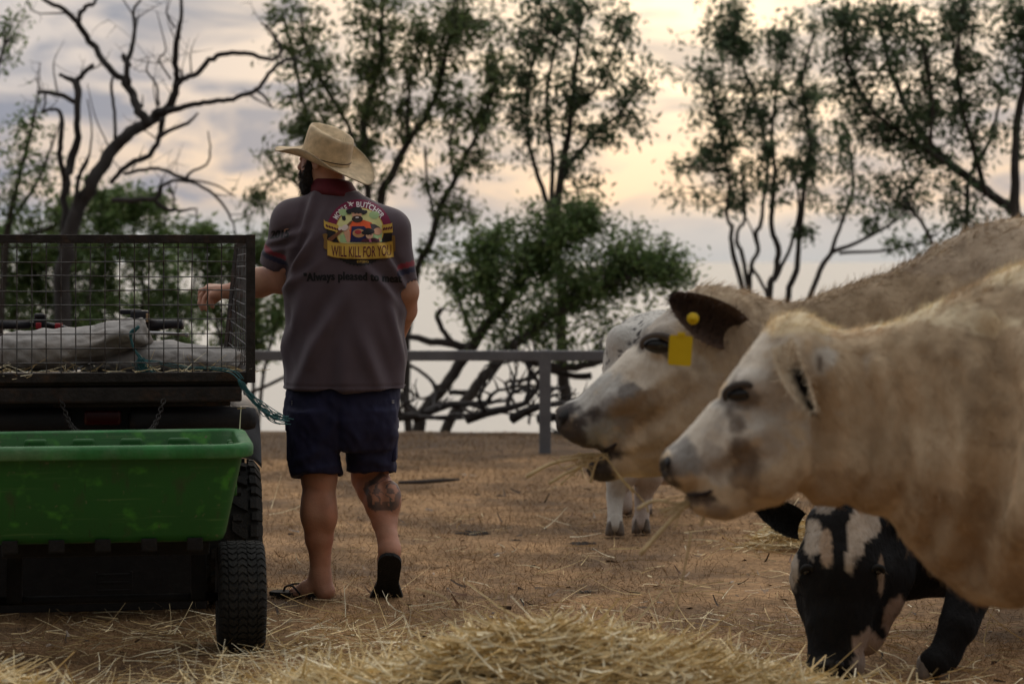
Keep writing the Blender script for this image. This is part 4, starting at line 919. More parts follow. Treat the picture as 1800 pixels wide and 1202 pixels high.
# ------------------------------------------------------------------ man
def build_man():
    Y0 = MAN_Y; s = Y0 / FPX
    def m(px, py, dy=0.0): return np.array(P(px, py, Y0 + dy))
    man = empty('person', (float(m(605, 0)[0]), Y0, 0), 'person in straw cowboy hat, grey printed polo shirt and navy shorts walking away', 'person')
    skin = mat('skin', attr=True, rough=.55, var=.12, scale=22, bump=.15, bscale=180, spec=.35)
    # ---- body: one continuous skin surface
    b = SDF((m(335, 0)[0], Y0 - .35, -.02), (m(745, 0)[0], Y0 + .45, 1.80), .0058)
    # trunk under the clothes
    b.loft_z([(m(605, 0)[0], Y0 + .02, m(0, 700)[2], .20, .13), (m(607, 0)[0], Y0 + .02, m(0, 600)[2], .205, .14), (m(604, 0)[0], Y0 + .01, m(0, 470)[2], .19, .12), (m(598, 0)[0], Y0 + .01, m(0, 385)[2], .17, .09), (m(592, 0)[0], Y0 + .01, m(0, 360)[2], .09, .075)], .02)
    b.cone(m(588, 380, .0), m(574, 300, .03), .075, .062, .03)                       # neck
    hc = m(572, 283, .03); ph = math.radians(58); Fd = np.array([-math.sin(ph), math.cos(ph), 0]); Lt = np.array([-math.cos(ph), -math.sin(ph), 0]); Up = np.array([0, 0, 1.])
    R = np.stack([Fd, Lt, Up], 1)
    b.ell(hc + Up * .010, (.092, .075, .074), .03, R)                                 # skull
    b.ell(hc + Fd * .035 - Up * .045, (.068, .060, .075), .03, R)                     # face and jaw
    b.cone(hc + Fd * .098 + Up * .012, hc + Fd * .118 - Up * .022, .010, .0155, .012)  # nose
    b.ell(hc + Fd * .112 - Up * .026, (.012, .019, .010), .008, R)
    b.ell(hc + Fd * .088 + Up * .030, (.016, .055, .012), .014, R)                    # brow
    for sg in (-1, 1):
        b.ell(hc + Fd * .098 + Lt * sg * .032 + Up * .008, (.016, .017, .012), .01, R, True)
        b.ell(hc + Fd * .086 + Lt * sg * .032 + Up * .008, (.013, .014, .012), .003, R)
        ec = hc + Lt * sg * .079 - Fd * .012 - Up * .008                               # ear
        Re = np.stack([Fd * .9 + Lt * sg * .35, Lt * sg, Up + Fd * -.15], 1); Re /= np.linalg.norm(Re, axis=0)
        b.ell(ec, (.019, .0085, .032), .005, Re); b.ell(ec + Lt * sg * .008 + Fd * .002, (.010, .006, .018), .004, Re, True)
    b.ell(hc + Fd * .100 - Up * .062, (.012, .024, .007), .006, R)                    # lips
    # left arm reaching out beyond the cage
    sh, elb, wr = m(514, 388, .02), m(492, 487, .10), m(404, 512, .14)
    b.cone(sh, elb, .066, .053, .03); b.cone(m(520, 395, 0), sh, .07, .066, .03)
    b.cone(elb, m(455, 497, .12), .054, .058, .02); b.cone(m(455, 497, .12), wr, .057, .030, .015); b.cone(m(500, 470, .06), m(497, 498, .09), .046, .042, .02)
    kn = [m(368, 505, .20), m(366, 509, .175), m(368, 514, .15), m(374, 519, .13)]
    b.cone(wr, m(384, 511, .16), .029, .030, .012, ((0, .35, 1), .62)); b.cone(wr, kn[1], .028, .024, .012, ((0, .3, 1), .6)); b.cone(wr, kn[3], .026, .017, .012)
    b.cone(wr, kn[0], .024, .016, .012)
    tips = [[m(353, 512, .21), m(347, 524, .20), m(346, 535, .19)], [m(354, 520, .18), m(351, 533, .17), m(355, 544, .165)], [m(360, 525, .155), m(358, 535, .15), m(362, 544, .15)], [m(370, 526, .13), m(371, 533, .13), m(374, 540, .13)]]
    for k, (a, ch) in enumerate(zip(kn, tips)): b.chain([a] + ch, [.0115, .0105, .0095, .0082], .006)
    b.chain([m(395, 516, .20), m(383, 524, .215), m(374, 530, .215), m(368, 534, .21)], [.015, .0125, .0115, .0095], .008)
    # right arm hanging, forearm swung forward
    sh2, elb2, wr2 = m(690, 405, .0), m(712, 512, .02), m(700, 590, .17)
    b.cone(m(670, 400, 0), sh2, .07, .066, .03); b.cone(sh2, elb2, .064, .052, .03); b.cone(elb2, m(709, 545, .08), .051, .053, .02); b.cone(m(709, 545, .08), wr2, .052, .03, .015)
    hd = m(694, 622, .24); b.cone(wr2, hd, .03, .034, .012, ((1, 0, 0), .6))
    for k in range(4):
        o = np.array([0, .012 * k - .018, 0]); a = hd + o * 1.1; b.chain([a, a + [-.006, .025 + o[1], -.03], a + [-.016, .03, -.055 + .004 * abs(k - 1.3)], a + [-.028, .026, -.075 + .006 * abs(k - 1.3)]], [.011, .010, .009, .008], .006)
    b.chain([wr2 + [-.02, .02, -.01], wr2 + [-.042, .05, -.03], wr2 + [-.045, .075, -.055]], [.014, .012, .010], .008)
    # legs
    lk, la = m(561, 838, .0), m(563, 1003, .0)
    b.cone(m(563, 690, 0), lk, .098, .070, .03)
    b.chain([lk, m(561, 875, -.005), m(560, 905, -.012), m(561, 945, -.006), m(563, 985, 0), m(563, 1008, 0)], [.062, .064, .066, .054, .039, .037], .02)
    b.ell(m(547, 895, -.03), (.040, .050, .085), .018); b.ell(m(576, 903, -.03), (.038, .050, .075), .018)
    # left foot: heel right, toes to the left and slightly away
    b.cone(m(563, 1008, 0), m(571, 1040, -.01), .040, .036, .02); b.ell(m(572, 1038, -.01), (.036, .034, .028), .015)
    b.chain([m(563, 1022, 0), m(540, 1033, .01), m(518, 1041, .02)], [.037, .030, .020], .02)
    b.cone(m(540, 1040, .01), m(515, 1043, .035), .026, .018, .015)
    for k in range(5):
        dy = -.018 + .018 * k; L0 = m(521 + k * 1.0, 1043, .012 + dy); tp = m(503 + 3.2 * abs(k - 3.4), 1044.5, .022 + dy)
        b.cone(L0, tp, .0115 if k < 4 else .014, .0095 if k < 4 else .0125, .005)
    for q in (-.01, .012): b.ell(m(561 + q * 500, 1003, 0), (.016, .03, .016), .012)
    # right leg trailing, heel up
    rk, ra = m(650, 838, .14), m(684, 968, -.06)
    b.cone(m(645, 690, .03), rk, .10, .072, .03)
    b.chain([rk, m(659, 858, .10), m(671, 885, .055), m(676, 915, .02), m(681, 945, -.03), m(685, 968, -.06)], [.066, .070, .065, .050, .039, .038], .02)
    b.ell(m(686, 878, .03), (.044, .055, .075), .018); b.ell(m(661, 880, .03), (.040, .052, .07), .018)
    heel = m(685, 972, -.075); toe = m(678, 1050, .10)
    b.ell(heel, (.034, .036, .034), .02); ax = (toe - heel) / np.linalg.norm(toe - heel); nrm = np.cross(ax, [1, 0, 0]); nrm = nrm / np.linalg.norm(nrm)
    if nrm[1] < 0: nrm = -nrm                                                          # top of the foot faces away
    b.cone(heel + nrm * .005, heel + ax * .09 + nrm * .015, .035, .033, .02); b.cone(heel + ax * .06 + nrm * .02, toe + nrm * .012, .036, .024, .02, ((1, 0, 0), 1.25))
    b.cone(m(685, 962, -.05), heel + ax * .07 + nrm * .03, .04, .032, .02)
    for k in range(5):
        dx = (-.034 + .017 * k); a0 = toe + np.array([dx, -.01, .005]); b.cone(a0, a0 + np.array([dx * .1, .05, -.010 + .0]), .012 if k < 4 else .013, .010, .005)
    V, F = b.mesh(1)
    C = np.tile(np.array([.43, .215, .14]), (len(V), 1))
    low = sstep(.95, .5, V[:, 2])[:, None]; C = C * (1 - low) + np.array([.42, .20, .125]) * low
    redn = fbm(V, 9, 3, 3)[:, None]; C = C * (1 + np.array([.10, -.03, -.04]) * redn)
    ft = sstep(.13, .05, V[:, 2])[:, None] * (V[:, 0] < m(610, 0)[0])[:, None]; C = C * (1 - .3 * ft) + np.array([.42, .24, .18]) * .3 * ft
    # tattoo on the right calf: faded blue-grey linework
    tx = (V[:, 0] - m(674, 0)[0]) / (36 * s); tz = (V[:, 2] - m(0, 866)[2]) / (34 * s); back = V[:, 1] < m(0, 0, .075)[1]
    rr_ = np.hypot(tx, tz); ang_ = np.arctan2(tz, tx)
    ink = ((np.abs(rr_ - .82 - .1 * np.sin(5 * ang_)) < .14) | ((np.abs(np.sin(6 * tx + 2.2 * np.sin(5 * tz))) < .32) & (rr_ < .8)) | ((np.abs(tz + .62) < .20) & (np.abs(tx) < .55) & (np.sin(17 * tx) > -.6)) | ((np.hypot(np.abs(tx) - .33, tz - .12) < .17)))
    ink = (ink & back & (rr_ < 1.02)).astype(float) * (.75 + .25 * fbm(V, 40, 2, 2)); ink = np.clip(ink, 0, .9)[:, None]
    C = C * (1 - ink) + np.array([.055, .058, .062]) * ink
    me = fast_mesh('body', V, F); paint(me, np.clip(C, 0, 1)); body = link('body', me, skin, man)

    # ---- beard and hair
    hairm = mat('dark_hair', (.018, .013, .010), .8, .4, 60, 1, 140)
    q = SDF(hc - .2, hc + np.array([.2, .2, .16]), .006)
    q.ell(hc + Fd * .042 - Up * .082, (.066, .058, .060), .0, R); q.ell(hc + Fd * .062 - Up * .108, (.040, .040, .048), .03, R); q.cone(hc + Fd * .098 - Up * .048 - Lt * .02, hc + Fd * .098 - Up * .048 + Lt * .02, .014, .014, .015)
    for sg in (-1, 1): q.cone(hc + Lt * sg * .066 + Fd * .022 + Up * .0, hc + Lt * sg * .055 + Fd * .040 - Up * .07, .014, .028, .02)
    V, F = q.mesh(1); nn = vnormals(V, F); V = V + nn * (.005 * fbm(V, 45, 4, 2))[:, None]
    r = np.random.default_rng(9); pk = r.integers(0, len(V), 2600); hv, hf = ribbons(V[pk], unit(nn[pk] + np.array([0, 0, -.9])), r.uniform(.008, .022, 2600), .0012, .3, 2, 3)
    link('beard', fast_mesh('beard', np.concatenate([V, hv]), np.concatenate([F, hf + len(V)])), hairm, man)
    q = SDF(hc - .2, hc + .2, .006); q.ell(hc - Fd * .012 + Up * .02, (.088, .078, .085), 0, R); q.cut(hc + Fd * .045, Fd); q.cut(hc - Up * .004, -Up); q.cut(hc + Up * .04, Up)
    for sg in (-1, 1): q.cone(hc + Lt * sg * .070 + Fd * .018 + Up * .04, hc + Lt * sg * .069 + Fd * .022 - Up * .01, .013, .012, .01)
    V, F = q.mesh(1); link('hair', fast_mesh('hair', V, F), hairm, man)

    # ---- shirt
    cloth = mat('polo_fabric', attr=True, rough=.72, var=.06, scale=16, bump=.25, bscale=420, spec=.25, sheen=.15)
    t = SDF((m(440, 0)[0], Y0 - .30, m(0, 700)[2]), (m(745, 0)[0], Y0 + .32, m(0, 300)[2]), .0058)
    X = lambda px: m(px, 0)[0]; Zp = lambda py: m(0, py)[2]
    # left sleeve
    a0, a1 = m(514, 390, .02), m(490, 464, .085)
    t.cone(a0, a1, .078, .072, 0); t.cone(a1, a1 + (a1 - a0) * .3, .072, .072, .01)
    # right sleeve
    c0, c1 = m(686, 404, .0), m(710, 498, .01)
    t.cone(c0, c1, .075, .052, 0); t.cone(c1, c1 + (c1 - c0) * .3, .052, .052, .01)
    nL = (a1 - a0) / np.linalg.norm(a1 - a0); nR = (c1 - c0) / np.linalg.norm(c1 - c0)
    nL2 = unit(nL + np.array([.10, 0, .0])); nR2 = unit(nR + np.array([-.0, 0, -.05]))
    t.cut(a1 + nL * .004, nL2, a1 - np.array([.3, .3, .2]), a1 + np.array([.2, .3, .2])); t.cut(c1, nR2, c1 - np.array([.15, .3, .2]), c1 + np.array([.2, .3, .1]))
    t.cone(a1 - nL * .035, a1 + nL * .2, .0640, .0640, 0, None, True); t.cone(c1 - nR * .03, c1 + nR * .2, .0465, .047, 0, None, True)
    t.loft_z([(X(607), Y0 + .015, Zp(686), 110 * s, .190), (X(608), Y0 + .02, Zp(650), 108 * s, .190), (X(608.5), Y0 + .02, Zp(600), 107.5 * s, .190), (X(608), Y0 + .015, Zp(550), 107 * s, .180), (X(605), Y0 + .005, Zp(500), 103 * s, .165), (X(603), Y0, Zp(450), 101 * s, .150), (X(600), Y0 + .0, Zp(410), 97 * s, .135), (X(595), Y0 + .005, Zp(375), 84 * s, .110), (X(590), Y0 + .01, Zp(350), 52 * s, .085), (X(588), Y0 + .01, Zp(340), 40 * s, .075)], .035, 2.25)
    t.cone(m(588, 362, .01), m(516, 390, .02), .062, .074, .05); t.cone(m(592, 362, .01), m(684, 402, .0), .062, .070, .05)
    t.cut((0, 0, Zp(683)), (0, 0, -1)); t.cone(m(590, 330, .01), m(584, 300, .02), .055, .065, .01, None, True)
    V, F = t.mesh(1); nn = vnormals(V, F)
    xx, zz = (V[:, 0] - X(605)) / s, (V[:, 2] - Zp(450)) / s     # pixels from the back centre
    damp = 1 - .6 * np.exp(-((xx / 95) ** 2 + ((zz - 25) / 80) ** 2) ** 2)
    wv = np.stack([V[:, 0] * 1.0 + V[:, 2] * .35, V[:, 1], V[:, 2] * .28], -1)
    amp = .013 * sstep(-10, -150, zz) + .003
    fold = amp * fbm(wv, 9.5, 6, 2) * damp
    for (px_, py_, ang_d, wdt, ln, a) in [(520, 470, 52, 7, 60, .008), (535, 455, 65, 7, 70, .007), (515, 500, 35, 8, 50, .006), (690, 470, -60, 7, 60, .007), (672, 500, -48, 8, 60, .006), (545, 380, 75, 6, 45, .005), (560, 610, 62, 12, 90, .007), (650, 620, -70, 13, 90, .007), (610, 660, 85, 12, 70, .005), (510, 590, 70, 10, 60, .006), (500, 420, 20, 6, 30, .006), (488, 440, 10, 5, 26, .005), (700, 590, -75, 9, 80, .006), (580, 570, 50, 14, 80, .004)]:
        dx, dz = (V[:, 0] - X(px_)) / s, (V[:, 2] - Zp(py_)) / s; ca, sa = math.cos(math.radians(ang_d)), math.sin(math.radians(ang_d))
        al, ac = dx * ca + dz * sa, -dx * sa + dz * ca
        fold += 2.3 * a * np.exp(-(al / ln) ** 2) * (np.exp(-(ac / wdt) ** 2) - .7 * np.exp(-((ac - 1.9 * wdt) / wdt) ** 2)) * (nn[:, 1] < .3)
    hem = np.exp(-((V[:, 2] - Zp(676)) / .006) ** 2) * -.003
    V = V + nn * (fold + hem)[:, None]
    C = np.tile(np.array([.080, .056, .068]), (len(V), 1))
    al = (V - a1) @ nL2; onL = (V[:, 0] < X(530)) & (np.linalg.norm((V - a1) - ((V - a1) @ nL)[:, None] * nL, axis=1) < .10)
    ar = (V - c1) @ nR2; onR = (V[:, 0] > X(700)) & (V[:, 2] < Zp(430))
    red, navy = np.array([.20, .022, .035]), np.array([.018, .018, .045])
    for on, a in ((onL, al), (onR, ar)):
        C[on & (a > -.078) & (a < -.058)] = red; C[on & (a > -.054) & (a < -.034)] = navy
    me = fast_mesh('shirt', V, F); paint(me, C); shirt = link('shirt', me, cloth, man)
    bvh = BVHTree.FromPolygons([tuple(v) for v in V], F.tolist())
    # collar
    cm = mat('maroon_collar', (.095, .008, .014), .75, .2, 20, .3, 300)
    cv = []; n = 40
    prof = [(.058, .050, 0.040), (.062, .054, .042), (.070, .062, .035), (.082, .076, -.004), (.086, .080, -.026), (.070, .064, -.026), (.058, .052, .03)]
    cc = m(587, 333, .015)
    for (hw, hd, z) in prof:
        for k in range(n):
            a = 2 * math.pi * k / n; front = max(0, math.sin(a)); tl = -.014 * math.cos(a)
            cv.append(cc + np.array([hw * 1.12 * math.cos(a), hd * 1.1 * math.sin(a), z - .025 * front + tl * (0.6)]) + np.array([(z) * -.25, z * .15, 0]))
    cf = [[i * n + k, i * n + (k + 1) % n, (i + 1) * n + (k + 1) % n, (i + 1) * n + k] for i in range(len(prof) - 1) for k in range(n)] + [[(len(prof) - 1) * n + k, (len(prof) - 1) * n + (k + 1) % n, (k + 1) % n, k] for k in range(n)]
    link('collar', fast_mesh('collar', np.array(cv), cf), cm, shirt)

    # ---- print on the shirt: flat shapes laid on the cloth
    pm = {}
    def ink_mat(c):
        if c not in pm: pm[c] = mat('print_%02x%02x%02x' % tuple(int(255 * q) for q in c), tuple(min(.9, 1.25 * q) for q in c), .6, .08, 30)
        return pm[c]
    def lay(name, polys, c, layer, shape_xy=True):
        """polys: list of outlines in photo pixels; each is cut fine and dropped on the cloth"""
        for pl in polys:
            bm = bmesh.new(); bm.faces.new([bm.verts.new((x, y, 0)) for x, y in pl])
            bmesh.ops.triangulate(bm, faces=bm.faces[:]); put(name, bm, c, layer); layer += .1
    def put(name, bm, c, layer):
        for _ in range(6):
            ed = [e for e in bm.edges if e.calc_length() > 4.0]
            if not ed: break
            bmesh.ops.subdivide_edges(bm, edges=ed, cuts=1); bmesh.ops.triangulate(bm, faces=[f for f in bm.faces if len(f.verts) > 3])
        bm.verts.index_update(); vs = []
        for v in bm.verts:
            d = Vector(P(v.co.x, v.co.y, 1.0)) - Vector((0, 0, EYE)); d.normalize()
            hit, no, _, _ = bvh.ray_cast(Vector((0, 0, EYE)), d)
            if hit is None: hit = Vector(P(v.co.x, v.co.y, Y0 - .1))
            vs.append(hit - d * (.0016 + .0007 * layer))
        F = [[v.index for v in f.verts] for f in bm.faces]; bm.free()
        if F: link(name, fast_mesh(name, np.array([tuple(v) for v in vs]), F), ink_mat(c), shirt)
    zx = lambda x, y: (520 + x / 6.677, 330 + y / 6.677)
    def ell2(cx, cy, rx, ry, rot=0, n=28, a0=0, a1=360):
        o = []
        for k in range(n):
            a = math.radians(a0 + (a1 - a0) * k / (n - (0 if a1 - a0 >= 360 else 1))); x, y = rx * math.cos(a), ry * math.sin(a); c_, s_ = math.cos(math.radians(rot)), math.sin(math.radians(rot)); o.append(zx(cx + x * c_ - y * s_, cy + x * s_ + y * c_))
        return o
    def pg(*p): return [zx(x, y) for x, y in p]
    def sector(cx, cy, r0, r1, a0, a1, n=30, teeth=0):
        o = []
        for k in range(n + 1): a = math.radians(a0 + (a1 - a0) * k / n); rr = r1 + (teeth * (1 if k % 2 else -1)); o.append(zx(cx + rr * math.cos(a), cy - rr * math.sin(a)))
        for k in range(n, -1, -1): a = math.radians(a0 + (a1 - a0) * k / n); o.append(zx(cx + r0 * math.cos(a), cy - r0 * math.sin(a)))
        return o
    BLK, MAR, GLD, DGL, WHT, ORG, NVY, SKN, BRN, GRN, YEL, DMR = (.012, .010, .011), (.135, .006, .035), (.43, .27, .045), (.16, .085, .02), (.62, .56, .56), (.62, .085, .02), (.012, .012, .06), (.50, .27, .17), (.13, .05, .022), (.30, .42, .20), (.52, .50, .22), (.075, .006, .016)
    lay('emblem_disc', [ell2(745, 525, 385, 385, 0, 60)], BLK, 0)
    lay('emblem_disc', [sector(745, 525, 370, 388, 200, 340, 44, 9)], BLK, 1)
    lay('emblem_arch', [sector(745, 525, 268, 388, 14, 90, 26, 3), sector(745, 525, 268, 388, 90, 166, 26, 3)], MAR, 1)
    lay('emblem_ring', [ell2(750, 500, 284, 266, 0, 44)], GLD, 2)
    lay('emblem_field', [ell2(750, 500, 274, 256, 0, 44)], YEL, 3)
    lay('emblem_field', [pg((520, 560), (640, 520), (640, 640), (520, 640)), pg((880, 560), (1010, 520), (1010, 635), (880, 640)), ell2(560, 290, 55, 40), ell2(920, 320, 60, 45)], GRN, 4)
    lay('emblem_band', [pg((328, 372), (345, 395), (500, 440), (500, 525), (345, 480), (330, 450)), pg((1010, 440), (1120, 420), (1130, 410), (1140, 525), (1015, 535))], GLD, 4)
    lay('emblem_links', [ell2(365 + 32 * k, 448 + 11 * k, 20, 11, 50, 10) for k in range(5)] + [ell2(1035 + 28 * k, 484 - 4 * k, 20, 11, -60, 10) for k in range(4)], DMR, 5)
    lay('emblem_tree', [pg((538, 335), (580, 330), (588, 372), (570, 390), (545, 375))], BLK, 5)
    lay('emblem_shirt', [pg((640, 400), (700, 385), (800, 380), (890, 410), (905, 470), (880, 640), (640, 640), (625, 470))], ORG, 5)
    lay('emblem_arm', [pg((590, 450), (640, 430), (640, 500), (632, 640), (600, 640), (560, 520))], SKN, 5)
    lay('emblem_arm', [pg((870, 420), (930, 430), (985, 465), (1000, 500), (930, 530), (890, 490))], (.05, .04, .045), 6)
    lay('emblem_arm', [ell2(962, 512, 50, 42), ell2(985, 605, 16, 20)], SKN, 7)
    lay('emblem_apron', [pg((655, 455), (700, 452), (800, 452), (820, 470), (870, 640), (638, 640))], NVY, 6)
    lay('emblem_tray', [ell2(740, 535, 74, 50)], (.42, .22, .10), 7)
    lay('emblem_tray', [ell2(730, 520, 40, 26)], (.30, .03, .03), 8)
    lay('emblem_rifle', [pg((372, 600), (430, 560), (560, 470), (640, 395), (665, 385), (655, 410), (590, 480), (480, 575), (410, 638))], BRN, 8)
    lay('emblem_hand', [ell2(575, 470, 42, 32, -35), ell2(520, 478, 26, 18, -30)], (.55, .45, .40), 9)
    lay('emblem_face', [ell2(716, 318, 58, 46)], SKN, 6)
    lay('emblem_beard', [ell2(722, 368, 64, 40)], (.03, .018, .013), 7)
    lay('emblem_mouth', [ell2(720, 350, 22, 7)], WHT, 8)
    lay('emblem_eye', [ell2(697, 300, 10, 5), ell2(735, 300, 10, 5)], BLK, 8)
    lay('emblem_hat', [ell2(714, 274, 124, 24, 4), ell2(712, 255, 66, 28, 0), ell2(620, 288, 34, 20, 30), ell2(806, 290, 36, 22, -25)], BLK, 8)
    lay('emblem_child', [pg((760, 640), (790, 600), (840, 590), (930, 590), (975, 605), (985, 640))], (.055, .012, .02), 8)
    lay('emblem_child', [ell2(864, 555, 44, 46)], (.58, .36, .25), 9)
    lay('emblem_child', [ell2(848, 522, 78, 30, -6), ell2(852, 500, 46, 26), ell2(850, 552, 7, 5), ell2(882, 552, 7, 5)], BLK, 10)
    lay('emblem_child', [pg((855, 605), (880, 600), (890, 640), (865, 640))], (.35, .10, .18), 10)
    lay('emblem_banner', [pg((312, 548), (345, 535), (372, 545), (366, 600), (372, 720), (345, 722), (325, 700), (330, 610)), pg((1128, 560), (1160, 560), (1168, 600), (1168, 742), (1145, 755), (1130, 740))], DGL, 9)
    lay('emblem_banner', [pg((366, 610), (440, 640), (600, 655), (860, 655), (1060, 640), (1140, 622), (1152, 815), (1060, 830), (860, 838), (600, 836), (440, 818), (368, 795))], (.30, .17, .03), 10)
    lay('emblem_banner', [pg((372, 618), (440, 648), (600, 663), (860, 663), (1060, 648), (1134, 632), (1144, 808), (1060, 822), (860, 829), (600, 828), (440, 810), (374, 788))], GLD, 11)
    lay('emblem_tools', [pg((600, 168), (612, 165), (668, 212), (660, 220)), pg((676, 170), (684, 178), (628, 216), (620, 208)), ell2(640, 178, 12, 10)], WHT, 4)
    def text(name, body_, fn, c, layer, bold=0.0, spacing=1.0):
        cu = bpy.data.curves.new('lettering', 'FONT'); cu.body = body_; cu.size = 1; cu.offset = bold; cu.space_character = spacing; cu.resolution_u = 3
        o = bpy.data.objects.new('lettering', cu); COL.objects.link(o); dg = bpy.context.evaluated_depsgraph_get(); me = bpy.data.meshes.new_from_object(o.evaluated_get(dg))
        bm = bmesh.new(); bm.from_mesh(me); bpy.data.objects.remove(o); bpy.data.curves.remove(cu); bpy.data.meshes.remove(me)
        x0 = min(v.co.x for v in bm.verts); x1 = max(v.co.x for v in bm.verts)
        for v in bm.verts: x, y = fn((v.co.x - x0) / (x1 - x0), v.co.y); v.co = Vector((x, y, 0))
        bmesh.ops.triangulate(bm, faces=bm.faces[:]); put(name, bm, c, layer)
    def arc(r0, h, a0, a1):
        def f(u, y): a = math.radians(a0 + (a1 - a0) * u); r_ = r0 + y / .72 * h; return zx(745 + r_ * math.cos(a), 525 - r_ * math.sin(a))
        return f
    text('lettering_mobile', 'MOBILE', arc(296, 66, 150, 116), WHT, 4, .02, 1.05)
    text('lettering_butcher', 'BUTCHER', arc(296, 66, 96, 33), WHT, 4, .02, 1.05)
    def ban(u, y): x = 418 + 702 * u; return zx(x, 800 + 18 * math.sin(math.pi * u) - y / .72 * 128 - 8 * u)
    text('lettering_banner', 'WILL KILL FOR YOU', ban, DMR, 13, .005)
    text('lettering_est', 'EST|2015', lambda u, y: zx(718 + 136 * u, 880 - y / .72 * 28), GLD, 3, .01)
    def slog(u, y): x = 534 + 172 * u; return (x, 494.5 - 3.5 * math.sin(math.pi * min(u * 1.1, 1)) + 1.8 * u - y / .72 * 14.5)
    for bo, bv_ in ((-.8, 0), (0, -.4), (.8, .3)): text('lettering_slogan', '"Always pleased to meat', lambda u, y: (slog(u, y)[0] + bo, slog(u, y)[1] + bv_), (.005, .005, .006), bo * .3, .012, 1.08)
    for bo in (-.9, 0, .9): text('lettering_year', '2015', lambda u, y: (475 + 31 * u + y * 4 + bo, 419.5 - 2.5 * u - y / .72 * 14), (.006, .006, .007), bo * .3, .012, 1.05)
    lay('print_mark', [pg((846, 185), (856, 165), (862, 167), (853, 188)), pg((866, 190), (876, 178), (884, 182), (875, 194))], WHT, 3)

    # ---- shorts
    sm = mat('navy_drill', (.014, .015, .048), .75, .2, 14, .35, 260, spec=.3)
    h = SDF((m(495, 0)[0], Y0 - .28, m(0, 850)[2]), (m(715, 0)[0], Y0 + .34, m(0, 660)[2]), .0062)
    h.loft_z([(X(603), Y0 + .02, Zp(662), 99 * s, .155), (X(603), Y0 + .015, Zp(700), 100.5 * s, .165), (X(602), Y0 + .01, Zp(735), 100 * s, .16), (X(602), Y0 + .01, Zp(765), 97 * s, .14), (X(602), Y0 + .02, Zp(788), 90 * s, .12)], 0, 2.3)
    h.loft_z([(X(555), Y0 + .005, Zp(720), 50 * s, .15), (X(553), Y0 + .0, Zp(790), 47 * s, .125), (X(556), Y0 + .0, Zp(850), 44.5 * s, .112)], .02, 2.2)
    h.loft_z([(X(650), Y0 + .02, Zp(720), 50 * s, .15), (X(650), Y0 + .06, Zp(790), 46.5 * s, .125), (X(651), Y0 + .10, Zp(850), 44 * s, .112)], .02, 2.2)
    h.cut(m(556, 836, 0), (.06, -.15, -1), (X(495), Y0 - .3, Zp(855)), (X(603), Y0 + .4, Zp(800))); h.cut(m(650, 830, .1), (-.03, -.1, -1), (X(603), Y0 - .3, Zp(855)), (X(715), Y0 + .4, Zp(800)))
    h.cone(m(561, 815, 0), m(561, 870, 0), .080, .080, 0, None, True); h.cone(m(651, 812, .1), m(655, 870, .11), .082, .082, 0, None, True)
    V, F = h.mesh(1); nn = vnormals(V, F)
    wv = np.stack([V[:, 0] * 1.2 + V[:, 2] * .5, V[:, 1], V[:, 2] * .6 - V[:, 0] * .3], -1); fold = .011 * fbm(wv, 11, 16, 3)
    for (px_, py_, ang_d, wdt, ln, a) in [(600, 740, 90, 5, 55, -.012), (575, 765, 55, 8, 50, .008), (630, 765, -55, 8, 50, .008), (540, 800, 25, 8, 45, .007), (660, 810, -20, 8, 45, .007), (625, 790, -65, 7, 40, .006), (560, 820, 10, 6, 50, .006)]:
        dx, dz = (V[:, 0] - X(px_)) / s, (V[:, 2] - Zp(py_)) / s; ca, sa = math.cos(math.radians(ang_d)), math.sin(math.radians(ang_d))
        fold += a * np.exp(-((dx * ca + dz * sa) / ln) ** 2) * np.exp(-((-dx * sa + dz * ca) / wdt) ** 2) * (nn[:, 1] < .3)
    V = V + nn * fold[:, None]
    sho = link('shorts', fast_mesh('shorts', V, F), sm, man)
    for (px_, sg, dy) in ((693, 1, .06), (511, -1, .0)):
        c = m(px_, 775, dy); mb = MB().box(c, (.022, .13, .15), None, .009).box(c + np.array([sg * .004, 0, .065]), (.024, .138, .045), None, .008); mb.build('cargo_pocket', sm, sho)
    white_st = mat('white_stitch', (.5, .5, .5), .7)
    for (px_, py_, w_, h_) in ((513, 708, .0022, .016), (690, 706, .014, .012)):
        mb = MB()
        d = Vector(P(px_, py_, 1.0)) - Vector((0, 0, EYE)); d.normalize(); bv2 = BVHTree.FromPolygons([tuple(v) for v in V], F.tolist()); hit = bv2.ray_cast(Vector((0, 0, EYE)), d)[0]
        if hit is None: continue
        for k in range(3): mb.box(hit - d * .003 + Vector((.0, 0, h_ * (k - 1) * .4)), (w_, .001, h_ * .16))
        mb.build('stitched_tag', white_st, sho)

    # ---- flip-flops
    ff = mat('black_foam', (.012, .012, .012), .9, .3, 30, .5, 120)
    def sole(name, o, ax_, sd, up, L_, wf, wh, thick, parent=man):
        V = []; n = 30
        def half(t): return np.interp(t, [0, .03, .08, .15, .45, .72, .9, 1.0], [wh * .35, wh * .7, wh * .93, wh, wh * .9, wf, wf * .85, wf * .5])
        for zz_ in (0, thick):
            for k in range(n): t = k / (n - 1); V.append(o + ax_ * (t * L_) + sd * half(t) + up * zz_)
            for k in range(n - 1, -1, -1): t = k / (n - 1); V.append(o + ax_ * (t * L_) - sd * half(t) * .92 + up * zz_)
        k2 = 2 * n; F = [list(range(k2))[::-1], list(range(k2, 2 * k2))] + [[i, (i + 1) % k2, k2 + (i + 1) % k2, k2 + i] for i in range(k2)]
        me = fast_mesh(name, np.array(V), F, False)
        return link(name, me, ff, parent)
    lo = m(586, 1049, -.012); lo[2] = .004; lax = unit(m(492, 1049, .045) - m(586, 1049, -.012)); lax[2] = 0; lax = unit(lax)
